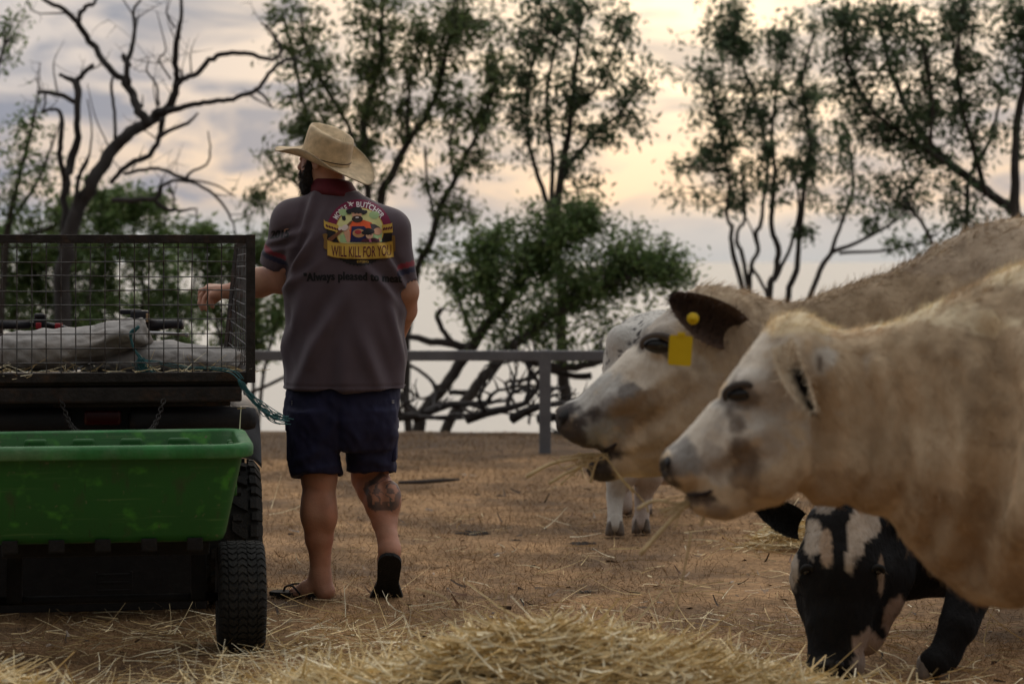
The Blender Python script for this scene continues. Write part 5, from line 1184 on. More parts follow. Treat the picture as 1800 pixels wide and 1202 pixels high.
    f1 = sole('flip_flop', lo, lax, np.cross(lax, [0, 0, 1]), np.array([0, 0, 1.]), .255, .048, .036, .016)
    st = MB()
    for sg in (-1, 1):
        pts = [lo + lax * .12 + np.cross(lax, [0, 0, 1]) * .044 * sg + [0, 0, .012], lo + lax * .155 + np.cross(lax, [0, 0, 1]) * .036 * sg + [0, 0, .042], lo + lax * .195 + [0, 0, .034], lo + lax * .205 + [0, 0, .014]]
        p = smooth_path([(*q_, .0042) for q_ in pts], 4); st.tube([q_[:3] for q_ in p], .0042, 6)
    st.build('strap', ff, f1)
    so = heel - ax * .042 - nrm * .036; sd = unit(np.cross(ax, nrm)); sd = sd * (1 if sd[0] > 0 else -1)
    Lr = np.linalg.norm(toe - heel) + .085
    f2 = sole('flip_flop', so - nrm * .014, ax, sd, nrm, Lr + .012, .070, .048, .016)

    # ---- straw hat
    hm = bpy.data.materials.new('woven_straw_hat'); hm.use_nodes = True; t_ = hm.node_tree; bs = t_.nodes['Principled BSDF']
    vc = t_.nodes.new('ShaderNodeVertexColor'); vc.layer_name = 'Col'; tcn = t_.nodes.new('ShaderNodeTexCoord'); nzn = t_.nodes.new('ShaderNodeTexNoise'); nzn.inputs['Scale'].default_value = 30; nzn.inputs['Detail'].default_value = 6
    t_.links.new(tcn.outputs['Object'], nzn.inputs[0])
    uvn = t_.nodes.new('ShaderNodeAttribute'); uvn.attribute_name = 'ring'
    wv_ = t_.nodes.new('ShaderNodeMath'); wv_.operation = 'SINE'; mul = t_.nodes.new('ShaderNodeMath'); mul.operation = 'MULTIPLY'; mul.inputs[1].default_value = 6.283 / .0042; t_.links.new(uvn.outputs['Fac'], mul.inputs[0]); t_.links.new(mul.outputs[0], wv_.inputs[0])
    mr = t_.nodes.new('ShaderNodeMapRange'); mr.inputs[1].default_value = .3; mr.inputs[2].default_value = .7; mr.inputs[3].default_value = .72; mr.inputs[4].default_value = 1.2; t_.links.new(nzn.outputs[0], mr.inputs[0])
    m2 = t_.nodes.new('ShaderNodeMapRange'); m2.inputs[1].default_value = -1; m2.inputs[2].default_value = 1; m2.inputs[3].default_value = .86; m2.inputs[4].default_value = 1.06; t_.links.new(wv_.outputs[0], m2.inputs[0])
    m3 = t_.nodes.new('ShaderNodeMath'); m3.operation = 'MULTIPLY'; t_.links.new(mr.outputs[0], m3.inputs[0]); t_.links.new(m2.outputs[0], m3.inputs[1])
    vs_ = t_.nodes.new('ShaderNodeVectorMath'); vs_.operation = 'SCALE'; t_.links.new(vc.outputs[0], vs_.inputs[0]); t_.links.new(m3.outputs[0], vs_.inputs[3]); t_.links.new(vs_.outputs[0], bs.inputs['Base Color']); bs.inputs['Roughness'].default_value = .75
    bp = t_.nodes.new('ShaderNodeBump'); bp.inputs['Strength'].default_value = .5; bp.inputs['Distance'].default_value = .002; t_.links.new(wv_.outputs[0], bp.inputs['Height']); t_.links.new(bp.outputs[0], bs.inputs['Normal'])
    hy = math.radians(66); Fd = np.array([-math.sin(hy), math.cos(hy), 0])
    pit = math.radians(20); hf_ = Fd * math.cos(pit) + Up * math.sin(pit); hu = Up * math.cos(pit) - Fd * math.sin(pit); hl = np.cross(hu, hf_)
    rol = math.radians(-8); hl2 = hl * math.cos(rol) + hu * math.sin(rol); hu2 = hu * math.cos(rol) - hl * math.sin(rol)
    ho = m(572, 281, .035)
    def hp_(f, l, u): return ho + hf_ * f + hl2 * l + hu2 * u
    n = 72; V = []; ring = []
    rings = []
    for j in range(15):                                        # brim from the edge inwards
        t = 1 - j / 14; rings.append(('b', t))
    crown_prof = [(1.0, .006), (.985, .03), (.965, .06), (.95, .082), (.938, .102), (.905, .111), (.80, .115), (.66, .113), (.45, .106), (.22, .100), (.02, .098)]
    for (q, z) in crown_prof: rings.append(('c', q, z))
    arc_len = 0
    for rg in rings:
        for k in range(n):
            a = 2 * math.pi * k / n; ca, sa = math.cos(a), math.sin(a)
            if rg[0] == 'b':
                t = rg[1]; f = ca * (.100 + t * .110); l = sa * (.083 + t * .092)
                lat = sa * sa; u = (.040 if sa > 0 else .066) * lat ** 2.0 * t ** 1.8 - (.022 if ca > 0 else .026) * (ca * ca) ** 1.5 * t ** 1.3 + .006 * math.sin(5 * a + 1) * t
                l = l * (1 - .20 * lat * t ** 2)
                V.append(hp_(f, l, u)); ring.append(t * .1)
            else:
                q, z = rg[1], rg[2]; top = sstep(.08, .114, z)
                f = ca * .100 * q; l = sa * .086 * q * (1 - .10 * top * (ca > 0) * ca)
                dip = .022 * top * math.exp(-(l / .030) ** 2) if q < .9 else 0
                tilt = -.010 * ca * sstep(.05, .11, z) * -1
                V.append(hp_(f, l, z - dip + tilt)); ring.append(.2 + z + (1 - q) * .1)
    F = [[i * n + k, i * n + (k + 1) % n, (i + 1) * n + (k + 1) % n, (i + 1) * n + k] for i in range(len(rings) - 1) for k in range(n)]
    F.append([(len(rings) - 1) * n + k for k in range(n)])
    V = np.array(V); me = fast_mesh('hat', V, F)
    c = np.tile(np.array([.66, .50, .30]), (len(V), 1)); rim = np.array(ring); c[:n] *= .62; c[n:2 * n] *= .85
    paint(me, c); at = me.attributes.new('ring', 'FLOAT', 'POINT'); at.data.foreach_set('value', rim.astype(np.float32))
    hat = link('hat', me, hm, man)
    so_ = hat.modifiers.new('thickness', 'SOLIDIFY'); so_.thickness = .0035; so_.offset = 0
    bd = MB(); pts = [hp_(math.cos(a) * .1012, math.sin(a) * .0872, .016) for a in np.linspace(0, 2 * math.pi, 49)]; bd.tube(pts, .0022, 6, False); bd.build('hat_band', mat('dark_cord', (.05, .03, .018), .8), hat)
    dk = mat('vent_dark', (.01, .008, .006), .9)
    for k, (a, z) in enumerate(((50, .060), (62, .058), (75, .055))):
        ar_ = math.radians(a); q = .962; c = hp_(math.cos(ar_) * .1 * q, math.sin(ar_) * .083 * q, z); no = unit(hf_ * math.cos(ar_) / .1 + hl2 * math.sin(ar_) / .083)
        MB().lathe(c, no, [(.001, .0004), (.0028, .0034), (.0005, .0048)], 12).build('vent_hole', dk, hat)
build_man()
# ------------------------------------------------------------------ cattle
coat = mat('cow_coat', attr=True, rough=.85, var=.16, scale=14, bump=.6, bscale=70, spec=.12, stretch=(1, 1, .45))
hoof_m = mat('hoof', (.13, .105, .085), .6, .3, 20, .4, 60)
eye_m = mat('cow_eye', (.006, .005, .005), .12, .1, 5, spec=.6)
tag_m = mat('yellow_tag', (.62, .42, .004), .45, .06, 10, .1, 50)
def blend(C, w, col): return C * (1 - w[:, None]) + np.array(col) * w[:, None]
def px_of(V, Y): return V[:, 0] / Y * FPX + 900, HOR - (V[:, 2] - EYE) / Y * FPX
def blobs(C, px, py, lst, V, seed=0, rag=.55, hard=(.65, 1.15)):
    nz_ = (fbm(V, 14, seed, 2) + .7 * fbm(V, 42, seed + 5, 2)) * rag
    for (x, y, rx, ry, col, st) in lst:
        d = np.sqrt(((px - x) / rx) ** 2 + ((py - y) / ry) ** 2) + nz_
        C = blend(C, st * (1 - sstep(hard[0], hard[1], d)), col)
    return C
def ear(name, parent, base, tip, up, width, inner, outer, cup=.35, seed=0, rim=(.62, .92, -1)):
    base, tip, up = Vector(base), Vector(tip), Vector(up); ax = tip - base; L_ = ax.length; ax.normalize(); sd = ax.cross(up).normalized(); nm = sd.cross(ax).normalized()
    n, m_ = 12, 9; V = []; C = []
    for layer in (0, 1):
        for i in range(n):
            t = i / (n - 1); w = width * .5 * (math.sin(math.pi * (t * .76 + .20)) ** .5) * (1 - .15 * t)
            for j in range(m_):
                q = 2 * j / (m_ - 1) - 1
                V.append(base + ax * (L_ * t) + sd * (w * q) + nm * (cup * w * (q * q - .6) - layer * .008 * (1 - abs(q) ** 4) - .10 * L_ * t * t))
                edge = max(sstep(rim[0], rim[1], abs(q)), 1 - sstep(rim[2] - .12, rim[2] + .08, t)) if layer == 0 else 1; C.append(np.array(inner) * (1 - edge) + np.array(outer) * edge)
    F = []
    for l in (0, 1):
        o = l * n * m_
        for i in range(n - 1):
            for j in range(m_ - 1):
                q = [o + i * m_ + j, o + i * m_ + j + 1, o + (i + 1) * m_ + j + 1, o + (i + 1) * m_ + j]; F.append(q if l == 0 else q[::-1])
    r = np.random.default_rng(seed + 5); Vn = np.array([tuple(v) for v in V]); Cn = np.array(C)
    k = r.integers(0, n * m_, 700); hv, hf = ribbons(Vn[k], unit(np.array(nm)[None] * .5 + np.array(ax)[None] * .8 + r.normal(size=(700, 3)) * .4), r.uniform(.012, .03, 700), .0016, .3, 2, 3)
    Fa = np.concatenate([np.array(F), hf + len(Vn)]); Cn = np.concatenate([Cn, np.repeat(Cn[k], 6, 0)])
    me = fast_mesh(name, np.concatenate([Vn, hv]), Fa); paint(me, Cn); return link(name, me, coat, parent)
def fur(parent, V, F, C, n, ln, flow, seed, keep=None, wid=.0016, lift=.35):
    r = np.random.default_rng(seed); nn = vnormals(V, F); k = r.integers(0, len(F), int(n))
    if keep is not None: k = k[keep(V[F[k, 0]])]
    n = len(k); w = r.dirichlet([1, 1, 1, 1], n); b = (V[F[k]] * w[:, :, None]).sum(1); no = nn[F[k, 0]]
    fl = np.array(flow)[None] + .8 * np.stack([noise3(b, 9, seed), noise3(b, 9, seed + 1), noise3(b, 9, seed + 2)], -1) + r.normal(size=(n, 3)) * .22
    fl = fl - no * (fl * no).sum(1, keepdims=True); d = unit(unit(fl) + no * lift)
    lens = ln(b) * r.uniform(.6, 1.2, n)
    hv, hf = ribbons(b - no * .001, d, lens, wid, .35, 2, seed)
    me = fast_mesh('fur', hv, hf, False); cl_ = np.where(r.random((n, 1)) < .15, np.median(C, 0)[None], C[F[k, 0]]); paint(me, np.repeat(np.clip(cl_ * r.uniform(.75, 1.3, (n, 1)) * (1 + .2 * noise3(b * np.array([1, 1, .4]), 22, seed))[:, None], 0, 1), 6, 0))
    return tag(link('fur', me, coat, parent), kind='stuff')
def place_eye(cow, V, F, px, py, rx, ry, lid=(.09, .075, .06), rot=0.0, front=None):
    bv = BVHTree.FromPolygons([tuple(v) for v in V], F.tolist()); d = Vector(P(px, py, 1.0)) - Vector((0, 0, EYE)); d.normalize()
    hit = bv.ray_cast(Vector((0, 0, EYE)), d)[0]; s = hit.y / FPX
    def dome(rx_, ry_, dep, off, nu=20, nv=7, a0=0, a1=360, inner=0.0):
        Vv = []; Ff = []
        for i in range(nv):
            q = inner + (1 - inner) * (1 - i / (nv - 1))
            for k in range(nu + 1):
                a = math.radians(a0 + (a1 - a0) * k / nu); x, z = rx_ * q * math.cos(a), ry_ * q * math.sin(a); c_, s_ = math.cos(rot), math.sin(rot)
                Vv.append(hit + Vector(((x * c_ - z * s_) * s, off - dep * math.sqrt(max(0, 1 - q * q)), (x * s_ + z * c_) * s)))
        for i in range(nv - 1):
            for k in range(nu): a = i * (nu + 1) + k; Ff.append([a, a + 1, a + nu + 2, a + nu + 1])
        return Vv, Ff
    e = MB(); e.add(*dome(rx, ry, .020, .004)); eye = e.build('eye', eye_m, cow)
    l = MB(); pts = [hit + Vector(((rx * 1.12 * math.cos(a) * math.cos(rot) - ry * 1.25 * math.sin(a) * math.sin(rot)) * s, -.008 - .008 * math.sin(a), (rx * 1.12 * math.cos(a) * math.sin(rot) + ry * 1.25 * math.sin(a) * math.cos(rot)) * s)) for a in np.linspace(-.5, math.pi + .5, 14)]
    l.tube(pts, [.004 + .005 * math.sin(math.pi * i / 13) for i in range(14)], 6)
    l.build('eyelid', mat('eyelid_%d' % int(px), lid, .8, .2, 30), eye)
def leg(sd, pts, rad, k=.04): sd.chain(pts, rad, k)
def hoof(cow, c, w=.05, ang=0.0):
    mb = MB()
    for q in (-1, 1):
        x = Vector((math.cos(ang), math.sin(ang), 0)); f = Vector((-math.sin(ang), math.cos(ang), 0)); V = []; n = 10
        for (z, r_, o) in ((.0, 1.0, 0), (.025, .92, .004), (.055, .72, .012), (.07, .5, .016)):
            for k in range(n): a = 6.283 * k / n; V.append(Vector(c) + x * (q * w * .47 + math.cos(a) * w * .46 * r_) + f * (-math.sin(a) * w * .95 * r_ + o) + Vector((0, 0, z)))
        F = [[i * n + k, i * n + (k + 1) % n, (i + 1) * n + (k + 1) % n, (i + 1) * n + k] for i in range(3) for k in range(n)] + [list(range(n))[::-1], [3 * n + k for k in range(n)]]
        mb.add(V, F)
    mb.build('hoof', hoof_m, cow)
def crease(V, nn, px, py, line, wid, dep):
    """a soft fold along a polyline given in photo pixels"""
    d = np.full(len(V), 1e9)
    for (x0, y0), (x1, y1) in zip(line[:-1], line[1:]):
        ex, ey = x1 - x0, y1 - y0; t = np.clip(((px - x0) * ex + (py - y0) * ey) / (ex * ex + ey * ey), 0, 1); d = np.minimum(d, np.hypot(px - x0 - t * ex, py - y0 - t * ey))
    return V + nn * (dep * np.exp(-(d / wid) ** 2))[:, None]
def side_cow(label, Y, outline, ctrl, bumps, paints, base, feet, seed, h=.0115, subs=(), creases=()):
    xs = [P(x, y, Y).x for x, y in outline]; poly = [(P(x, y, Y).x, P(x, y, Y).z) for x, y in outline]
    cow = empty('cow', (float(P(outline[0][0], 0, Y).x) + .9, Y, 0), label, 'cow', 'cattle feeding on hay')
    s = SDF((min(xs) - .05, Y - .46, -.02), (max(xs) + .12, Y + .46, max(p[1] for p in poly) + .06), h)
    pl = smooth_path([(x, z, 0, 1) for x, z in poly] + [(*poly[0], 0, 1)], 3)[:-1]
    s.outline([(q[0], q[1]) for q in pl], Y, [(P(x, y, Y).x, P(x, y, Y).z, t, r) for x, y, t, r in ctrl])
    for (x, y, dy, r, k) in bumps:
        for sg in ((-1, 1) if dy else (0,)): q = P(x, y, Y); s.ell((q.x, Y + sg * dy, q.z), r if isinstance(r, tuple) else (r, r, r), k)
    for (x, y, dy, r, k) in subs:
        for sg in (-1, 1): q = P(x, y, Y); s.ell((q.x, Y + sg * dy, q.z), r, k, None, True)
    for (x, front) in feet:
        X_ = P(x, 0, Y).x
        for sg in (-1, 1):
            o = .04 * sg * (1 if front else -1)
            if front: leg(s, [(X_ + o, Y + sg * .17, .72), (X_ + o - .02, Y + sg * .17, .42), (X_ + o, Y + sg * .16, .14), (X_ + o - .02, Y + sg * .16, .05)], [.12, .062, .043, .05])
            else: leg(s, [(X_ + o, Y + sg * .17, .85), (X_ + o - .06, Y + sg * .17, .62), (X_ + o + .08, Y + sg * .16, .44), (X_ + o + .04, Y + sg * .16, .15), (X_ + o + .02, Y + sg * .16, .05)], [.17, .11, .062, .045, .05])
    V, F = s.mesh(2); nn = vnormals(V, F)
    px, py = px_of(V, Y)
    V = V + nn * (.010 * fbm(V * np.array([1.5, 1, .38]), 8, seed, 3) * sstep(feet[0][0] - 620, feet[0][0] - 380, px) + .002 * fbm(V, 25, seed, 2))[:, None]
    for (ln_, w_, dp_) in creases: V = crease(V, nn, px, py, ln_, w_, dp_)
    C = np.tile(np.array(base), (len(V), 1)); C = C * (1 + .16 * fbm(V * np.array([1, 1, .35]), 12, seed + 3, 3))[:, None]
    C = blobs(C, px, py, paints, V, seed)
    me = fast_mesh('body', V, F); paint(me, np.clip(C, 0, 1)); link('body', me, coat, cow)
    for (x, front) in feet:
        X_ = P(x, 0, Y).x
        for sg in (-1, 1): o = .04 * sg * (1 if front else -1); hoof(cow, (X_ + o - (.03 if front else -.01), Y + sg * .16, 0), .055, math.radians(90))
    return cow, V, F, C
def tail(cow, pts, rad, c):
    mb = MB(); p = smooth_path([(*q, r) for q, r in zip(pts, rad)], 4); mb.tube([q[:3] for q in p], [q[3] for q in p], 8); mb.build('tail', mat('tail_%d' % int(c[0] * 1000), c, .9, .2, 20), cow)

CREAM, PALE, TAN, DARK, GREY, BRN_ = (.57, .435, .285), (.65, .59, .50), (.37, .255, .15), (.030, .024, .022), (.17, .165, .165), (.10, .066, .045)
# ---- near cow
YA = 5.85
cowA, VA, FA, CA = side_cow('nearest pale cream cow in profile with drooping ear, no ear tag, chewing hay', YA,
    [(1158, 815), (1162, 800), (1172, 788), (1195, 768), (1225, 735), (1255, 700), (1280, 665), (1298, 640), (1315, 615), (1335, 592), (1360, 566), (1385, 554), (1410, 552), (1435, 561), (1455, 576), (1500, 577), (1560, 568), (1620, 548), (1680, 520), (1740, 490), (1800, 462), (1900, 440), (2000, 446), (2200, 466), (2500, 462), (2680, 472), (2760, 505), (2800, 600), (2805, 800), (2750, 960), (2650, 1010), (2500, 1060), (2250, 1085), (2000, 1065), (1840, 1050), (1790, 1064), (1740, 1068), (1700, 1055), (1660, 1030), (1625, 1000), (1595, 965), (1565, 925), (1530, 900), (1480, 890), (1430, 893), (1385, 889), (1340, 894), (1300, 908), (1275, 914), (1250, 908), (1225, 895), (1207, 882), (1208, 872), (1195, 862), (1175, 850), (1162, 835)],
    [(1180, 825, .062, .055), (1240, 800, .072, .075), (1300, 740, .092, .10), (1350, 650, .112, .10), (1400, 610, .105, .09), (1300, 850, .070, .08), (1390, 780, .105, .12), (1470, 760, .090, .14), (1560, 740, .11, .2), (1680, 800, .18, .26), (1850, 760, .27, .3), (2200, 760, .36, .33), (2650, 700, .26, .3)],
    [(1375, 815, .062, (.085, .05, .075), .05), (1315, 672, .080, (.045, .035, .032), .03), (1215, 820, .045, (.05, .03, .045), .03), (1180, 815, .040, (.026, .026, .03), .02), (1400, 600, 0, (.07, .09, .05), .04), (1255, 885, .030, (.06, .035, .03), .03), (1860, 800, .20, (.16, .10, .28), .08), (1330, 760, .085, (.07, .02, .03), .03)],
    [(1330, 640, 130, 110, PALE, .8), (1240, 760, 110, 80, PALE, .85), (1320, 700, 70, 80, (.44, .41, .37), .6), (1300, 800, 22, 60, BRN_, .75), (1290, 740, 16, 26, BRN_, .6), (1318, 855, 16, 46, BRN_, .5), (1250, 800, 22, 26, (.24, .20, .17), .55), (1195, 812, 30, 34, GREY, .75), (1166, 820, 16, 32, DARK, .95), (1228, 871, 40, 7, DARK, .9), (1180, 850, 26, 15, DARK, .8), (1215, 880, 30, 16, BRN_, .8), (1255, 895, 40, 22, (.16, .13, .11), .6), (1300, 690, 42, 26, (.13, .11, .095), .8), (1450, 700, 120, 140, (.38, .29, .19), .4), (1660, 970, 150, 120, TAN, .75), (1480, 860, 170, 50, TAN, .65), (1800, 600, 150, 140, (.30, .225, .15), .5), (1570, 560, 260, 22, (.80, .68, .47), .9), (1395, 566, 60, 24, (.76, .62, .40), .9), (1760, 485, 120, 22, (.80, .68, .47), .9), (1440, 632, 20, 24, (.58, .54, .47), .9), (1431, 638, 6, 12, BRN_, .8)],  # markings; pale topline and tan underside also paint light from above
    CREAM, [(1900, 1), (2690, 0)], 3, .0105, [(1160, 822, .035, (.015, .022, .014), .01)],
    [([(1425, 690), (1440, 760), (1435, 840), (1400, 888)], 20, -.036), ([(1385, 730), (1400, 800), (1380, 860)], 22, .012), ([(1255, 800), (1300, 770), (1345, 745)], 14, .011), ([(1250, 830), (1300, 815), (1350, 800)], 14, -.010), ([(1262, 700), (1285, 705), (1330, 712)], 9, -.008), ([(1205, 790), (1222, 830), (1215, 858)], 10, -.008),
     ([(1510, 620), (1530, 720), (1520, 830), (1490, 885)], 12, -.014), ([(1550, 610), (1580, 720), (1580, 830), (1560, 900)], 13, -.015), ([(1535, 640), (1555, 740), (1548, 850)], 14, .011), ([(1610, 620), (1640, 740), (1645, 860), (1620, 960)], 14, -.014), ([(1590, 760), (1612, 860), (1600, 930)], 14, .011), ([(1660, 640), (1690, 760), (1690, 880), (1665, 1000)], 14, -.014), ([(1720, 580), (1735, 700), (1720, 850), (1690, 1000)], 24, -.045), ([(1790, 620), (1800, 760), (1775, 900)], 40, .045), ([(1650, 900), (1680, 960), (1720, 1030)], 12, -.014), ([(1600, 880), (1630, 940), (1680, 1010)], 12, .010), ([(1460, 640), (1470, 730), (1465, 800)], 12, .008)])
place_eye(cowA, VA, FA, 1301, 692, 26, 14, (.06, .05, .042), math.radians(8))
_Z = lambda *q: tuple(P(*q))
ear('ear', cowA, _Z(1376, 602, YA - .112), _Z(1419, 718, YA - .21), (-.62, -.75, .15), .078, (.010, .008, .008), (.66, .55, .40), .75, 1, (.28, .62, .36))
ear('ear', cowA, _Z(1385, 612, YA + .09), _Z(1440, 660, YA + .24), (-.75, .55, .2), .085, (.010, .008, .008), (.42, .34, .25), .75, 2)
fur(cowA, VA, FA, CA, 38000, lambda b: .008 + .018 * sstep(P(1330, 0, YA).x, P(1500, 0, YA).x, b[:, 0]), (.7, 0, -.7), 5, lambda q: (q[:, 0] < P(2000, 0, YA).x) & (q[:, 1] < YA + .1), .0015, .14)
fur(cowA, VA, FA, CA * 1.15, 60000, lambda b: np.full(len(b), .028), (.8, -.2, .3), 6, lambda q: ((q[:, 2] > np.interp(q[:, 0], [P(x, 0, YA).x for x in (1335, 1400, 1460, 1560, 1680, 1800, 1900)], [P(0, y, YA).z for y in (612, 572, 596, 588, 540, 482, 458)])) & (q[:, 0] < P(1950, 0, YA).x) & (q[:, 0] > P(1335, 0, YA).x)), .0016, .5)  # topline fur lightened to paint a lit rim along the back
tail(cowA, [_Z(2770, 500, YA), _Z(2830, 560, YA), _Z(2840, 800, YA), _Z(2835, 1100, YA)], [.04, .03, .022, .03], CREAM)

# ---- second cow, yellow ear tag
YB = 6.62
cowB, VB, FB, CB = side_cow('pale cow with brown ear and yellow ear tag behind the nearest cow', YB,
    [(974, 738), (979, 722), (992, 708), (1012, 699), (1040, 674), (1075, 642), (1105, 612), (1130, 588), (1150, 565), (1172, 545), (1195, 524), (1215, 510), (1240, 502), (1285, 508), (1320, 516), (1350, 526), (1390, 531), (1440, 516), (1500, 498), (1560, 475), (1620, 445), (1680, 418), (1740, 396), (1800, 380), (1900, 366), (2050, 380), (2300, 386), (2450, 402), (2530, 450), (2560, 560), (2545, 760), (2490, 900), (2350, 965), (2100, 985), (1900, 960), (1750, 930), (1650, 890), (1560, 850), (1450, 832), (1350, 832), (1250, 838), (1180, 836), (1130, 841), (1100, 838), (1085, 845), (1060, 847), (1040, 842), (1030, 828), (1034, 815), (1048, 806), (1058, 801), (1060, 796), (1050, 791), (1030, 788), (1005, 778), (988, 765), (978, 752)],
    [(995, 740, .065, .06), (1050, 730, .078, .08), (1110, 690, .095, .10), (1170, 610, .118, .11), (1230, 560, .11, .10), (1060, 825, .055, .05), (1140, 790, .085, .10), (1230, 730, .11, .13), (1330, 680, .115, .18), (1450, 660, .14, .22), (1600, 700, .20, .28), (1800, 650, .28, .32), (2100, 680, .37, .35), (2450, 620, .27, .3)],
    [(1220, 770, .068, (.095, .05, .08), .05), (1168, 588, .085, (.05, .035, .035), .03), (1020, 745, .05, (.055, .03, .05), .03), (990, 735, .042, (.03, .026, .032), .02), (1260, 545, 0, (.09, .09, .05), .04), (1800, 700, .22, (.16, .10, .3), .08), (1120, 700, .082, (.09, .02, .03), .03)],
    [(1120, 620, 140, 90, PALE, .85), (1040, 700, 80, 60, (.46, .45, .42), .9), (1150, 570, 70, 36, (.34, .30, .26), .7), (1075, 730, 46, 34, (.15, .13, .125), .7), (1105, 690, 22, 24, (.10, .085, .08), .75), (1125, 715, 30, 30, BRN_, .55), (1012, 758, 54, 44, (.055, .045, .042), .95), (985, 735, 26, 36, (.05, .045, .045), .95), (1062, 760, 34, 26, (.36, .36, .33), .7), (1050, 828, 44, 30, DARK, .95), (1068, 797, 30, 12, DARK, .95), (1158, 606, 44, 26, (.09, .08, .075), .85), (1260, 760, 150, 90, TAN, .55), (1170, 800, 70, 40, (.33, .25, .16), .6), (1290, 600, 80, 60, (.28, .23, .18), .5), (1560, 530, 260, 90, (.30, .22, .14), .8), (1760, 450, 160, 60, (.31, .245, .185), .5)],
    (.48, .375, .26), [(1850, 1), (2450, 0)], 9, .0115, [(978, 738, .036, (.016, .024, .015), .01)],
    [([(1090, 770), (1140, 740), (1180, 705), (1215, 690)], 12, -.014), ([(1095, 800), (1150, 790), (1200, 770)], 10, -.010), ([(1070, 720), (1120, 690), (1165, 660)], 12, .010), ([(1115, 612), (1140, 630), (1190, 632)], 9, -.008), ([(1100, 815), (1160, 815), (1230, 800)], 10, -.008), ([(1020, 712), (1042, 750), (1050, 780)], 10, -.008),
     ([(1420, 560), (1440, 640)], 12, -.014), ([(1500, 530), (1530, 600)], 14, -.014), ([(1580, 500), (1620, 580)], 16, -.014), ([(1680, 440), (1700, 520)], 18, -.02), ([(1540, 520), (1580, 590)], 14, .012)])
place_eye(cowB, VB, FB, 1158, 607, 28, 15, (.10, .085, .075), math.radians(-5))
earB = ear('ear', cowB, _Z(1294, 586, YB - .11), _Z(1190, 530, YB - .26), (-.35, -.9, .05), .132, (.048, .033, .028), (.13, .092, .075), .42, 3)
ear('ear', cowB, _Z(1280, 570, YB + .10), _Z(1230, 540, YB + .30), (-.5, .8, .2), .14, (.03, .017, .013), (.2, .14, .1), .5, 4)
YT = YB - .36
def tags():
    c = Vector(P(1218, 560, YT)); MB().lathe(c, (0, -1, 0), [(0, .0155), (.004, .0155), (.006, .013), (.006, .007), (.010, .006), (.011, .0005)], 20).build('tag_button', tag_m, cowB)
    s = YT / FPX; V = []; n = 0; pts = []
    w, h_ = 20.5, 26.5
    for (sx, sz, a0) in ((1, -1, -90), (1, 1, 0), (-1, 1, 90), (-1, -1, 180)):
        for k in range(5): a = math.radians(a0 + 22.5 * k); pts.append((sx * (w - 4) + 4 * math.cos(a), sz * (h_ - 4) + 4 * math.sin(a)))
    rt = math.radians(-4); cc = Vector(P(1196, 616, YT + .01))
    for d in (0, .003):
        for (x, z) in pts: V.append(cc + Vector(((x * math.cos(rt) - z * math.sin(rt)) * s, d, (x * math.sin(rt) + z * math.cos(rt)) * s)))
    m_ = len(pts); F = [list(range(m_)), list(range(m_, 2 * m_))[::-1]] + [[(i + 1) % m_, i, m_ + i, m_ + (i + 1) % m_] for i in range(m_)]
    MB().add(V, F).box(Vector(P(1198, 588, YT + .01)), (.02, .004, .012), None, .001).build('ear_tag', tag_m, cowB, False)
tags()
fur(cowB, VB, FB, CB, 30000, lambda b: .008 + .018 * sstep(P(1250, 0, YB).x, P(1400, 0, YB).x, b[:, 0]), (.7, 0, -.7), 7, lambda q: (q[:, 0] < P(1950, 0, YB).x) & (q[:, 1] < YB + .1), .0016, .14)
fur(cowB, VB, FB, CB * 1.12, 60000, lambda b: np.full(len(b), .030), (.7, -.2, .4), 8, lambda q: ((q[:, 2] > np.interp(q[:, 0], [P(x, 0, YB).x for x in (1215, 1260, 1350, 1400, 1560, 1680, 1800, 1900)], [P(0, y, YB).z for y in (530, 530, 548, 548, 494, 436, 398, 386)])) & (q[:, 0] < P(1950, 0, YB).x) & (q[:, 0] > P(1215, 0, YB).x)), .0016, .5)
tail(cowB, [_Z(2535, 440, YB), _Z(2590, 500, YB), _Z(2600, 750, YB), _Z(2595, 1000, YB)], [.04, .03, .022, .03], CREAM)

def face_marks(cow, V, F, nostril, mouth):
    bv = BVHTree.FromPolygons([tuple(v) for v in V], F.tolist()); o = Vector((0, 0, EYE))
    def hit(x, y): d = Vector(P(x, y, 1.0)) - o; d.normalize(); h = bv.ray_cast(o, d); return h[0], h[1], d
    x, y, rx, ry, rot = nostril; c, no, d = hit(x, y); mb = MB(); s = c.y / FPX; V_ = []; n = 16
    for (q, dp) in ((1.0, .0015), (.6, .0035), (.02, .004)):
        for k in range(n):
            a = 6.283 * k / n; u, w = rx * q * math.cos(a), ry * q * math.sin(a); h = hit(x + u * math.cos(rot) - w * math.sin(rot), y + u * math.sin(rot) + w * math.cos(rot))[0]; V_.append((h if h is not None else c) - d * dp)
    mb.add(V_, [[i * n + k, i * n + (k + 1) % n, (i + 1) * n + (k + 1) % n, (i + 1) * n + k] for i in range(2) for k in range(n)] + [[2 * n + k for k in range(n)]]).build('nostril', mat('nostril', (.006, .005, .005), .5), cow)
    pts = [hit(a, b) for a, b in mouth]; pts = [h - d_ * .001 for h, _, d_ in pts if h is not None]
    MB().tube(pts, [.0035 + .003 * math.sin(math.pi * i / (len(pts) - 1)) for i in range(len(pts))], 6).build('mouth', mat('mouth_dark', (.02, .012, .011), .5), cow)
face_marks(cowA, VA, FA, (1171, 814, 7, 13, math.radians(20)), [(1196, 863), (1208, 868), (1224, 870), (1240, 868), (1252, 862)])
face_marks(cowB, VB, FB, (990, 733, 8, 15, math.radians(25)), [(1032, 789), (1048, 791), (1064, 791), (1076, 786), (1084, 779)])
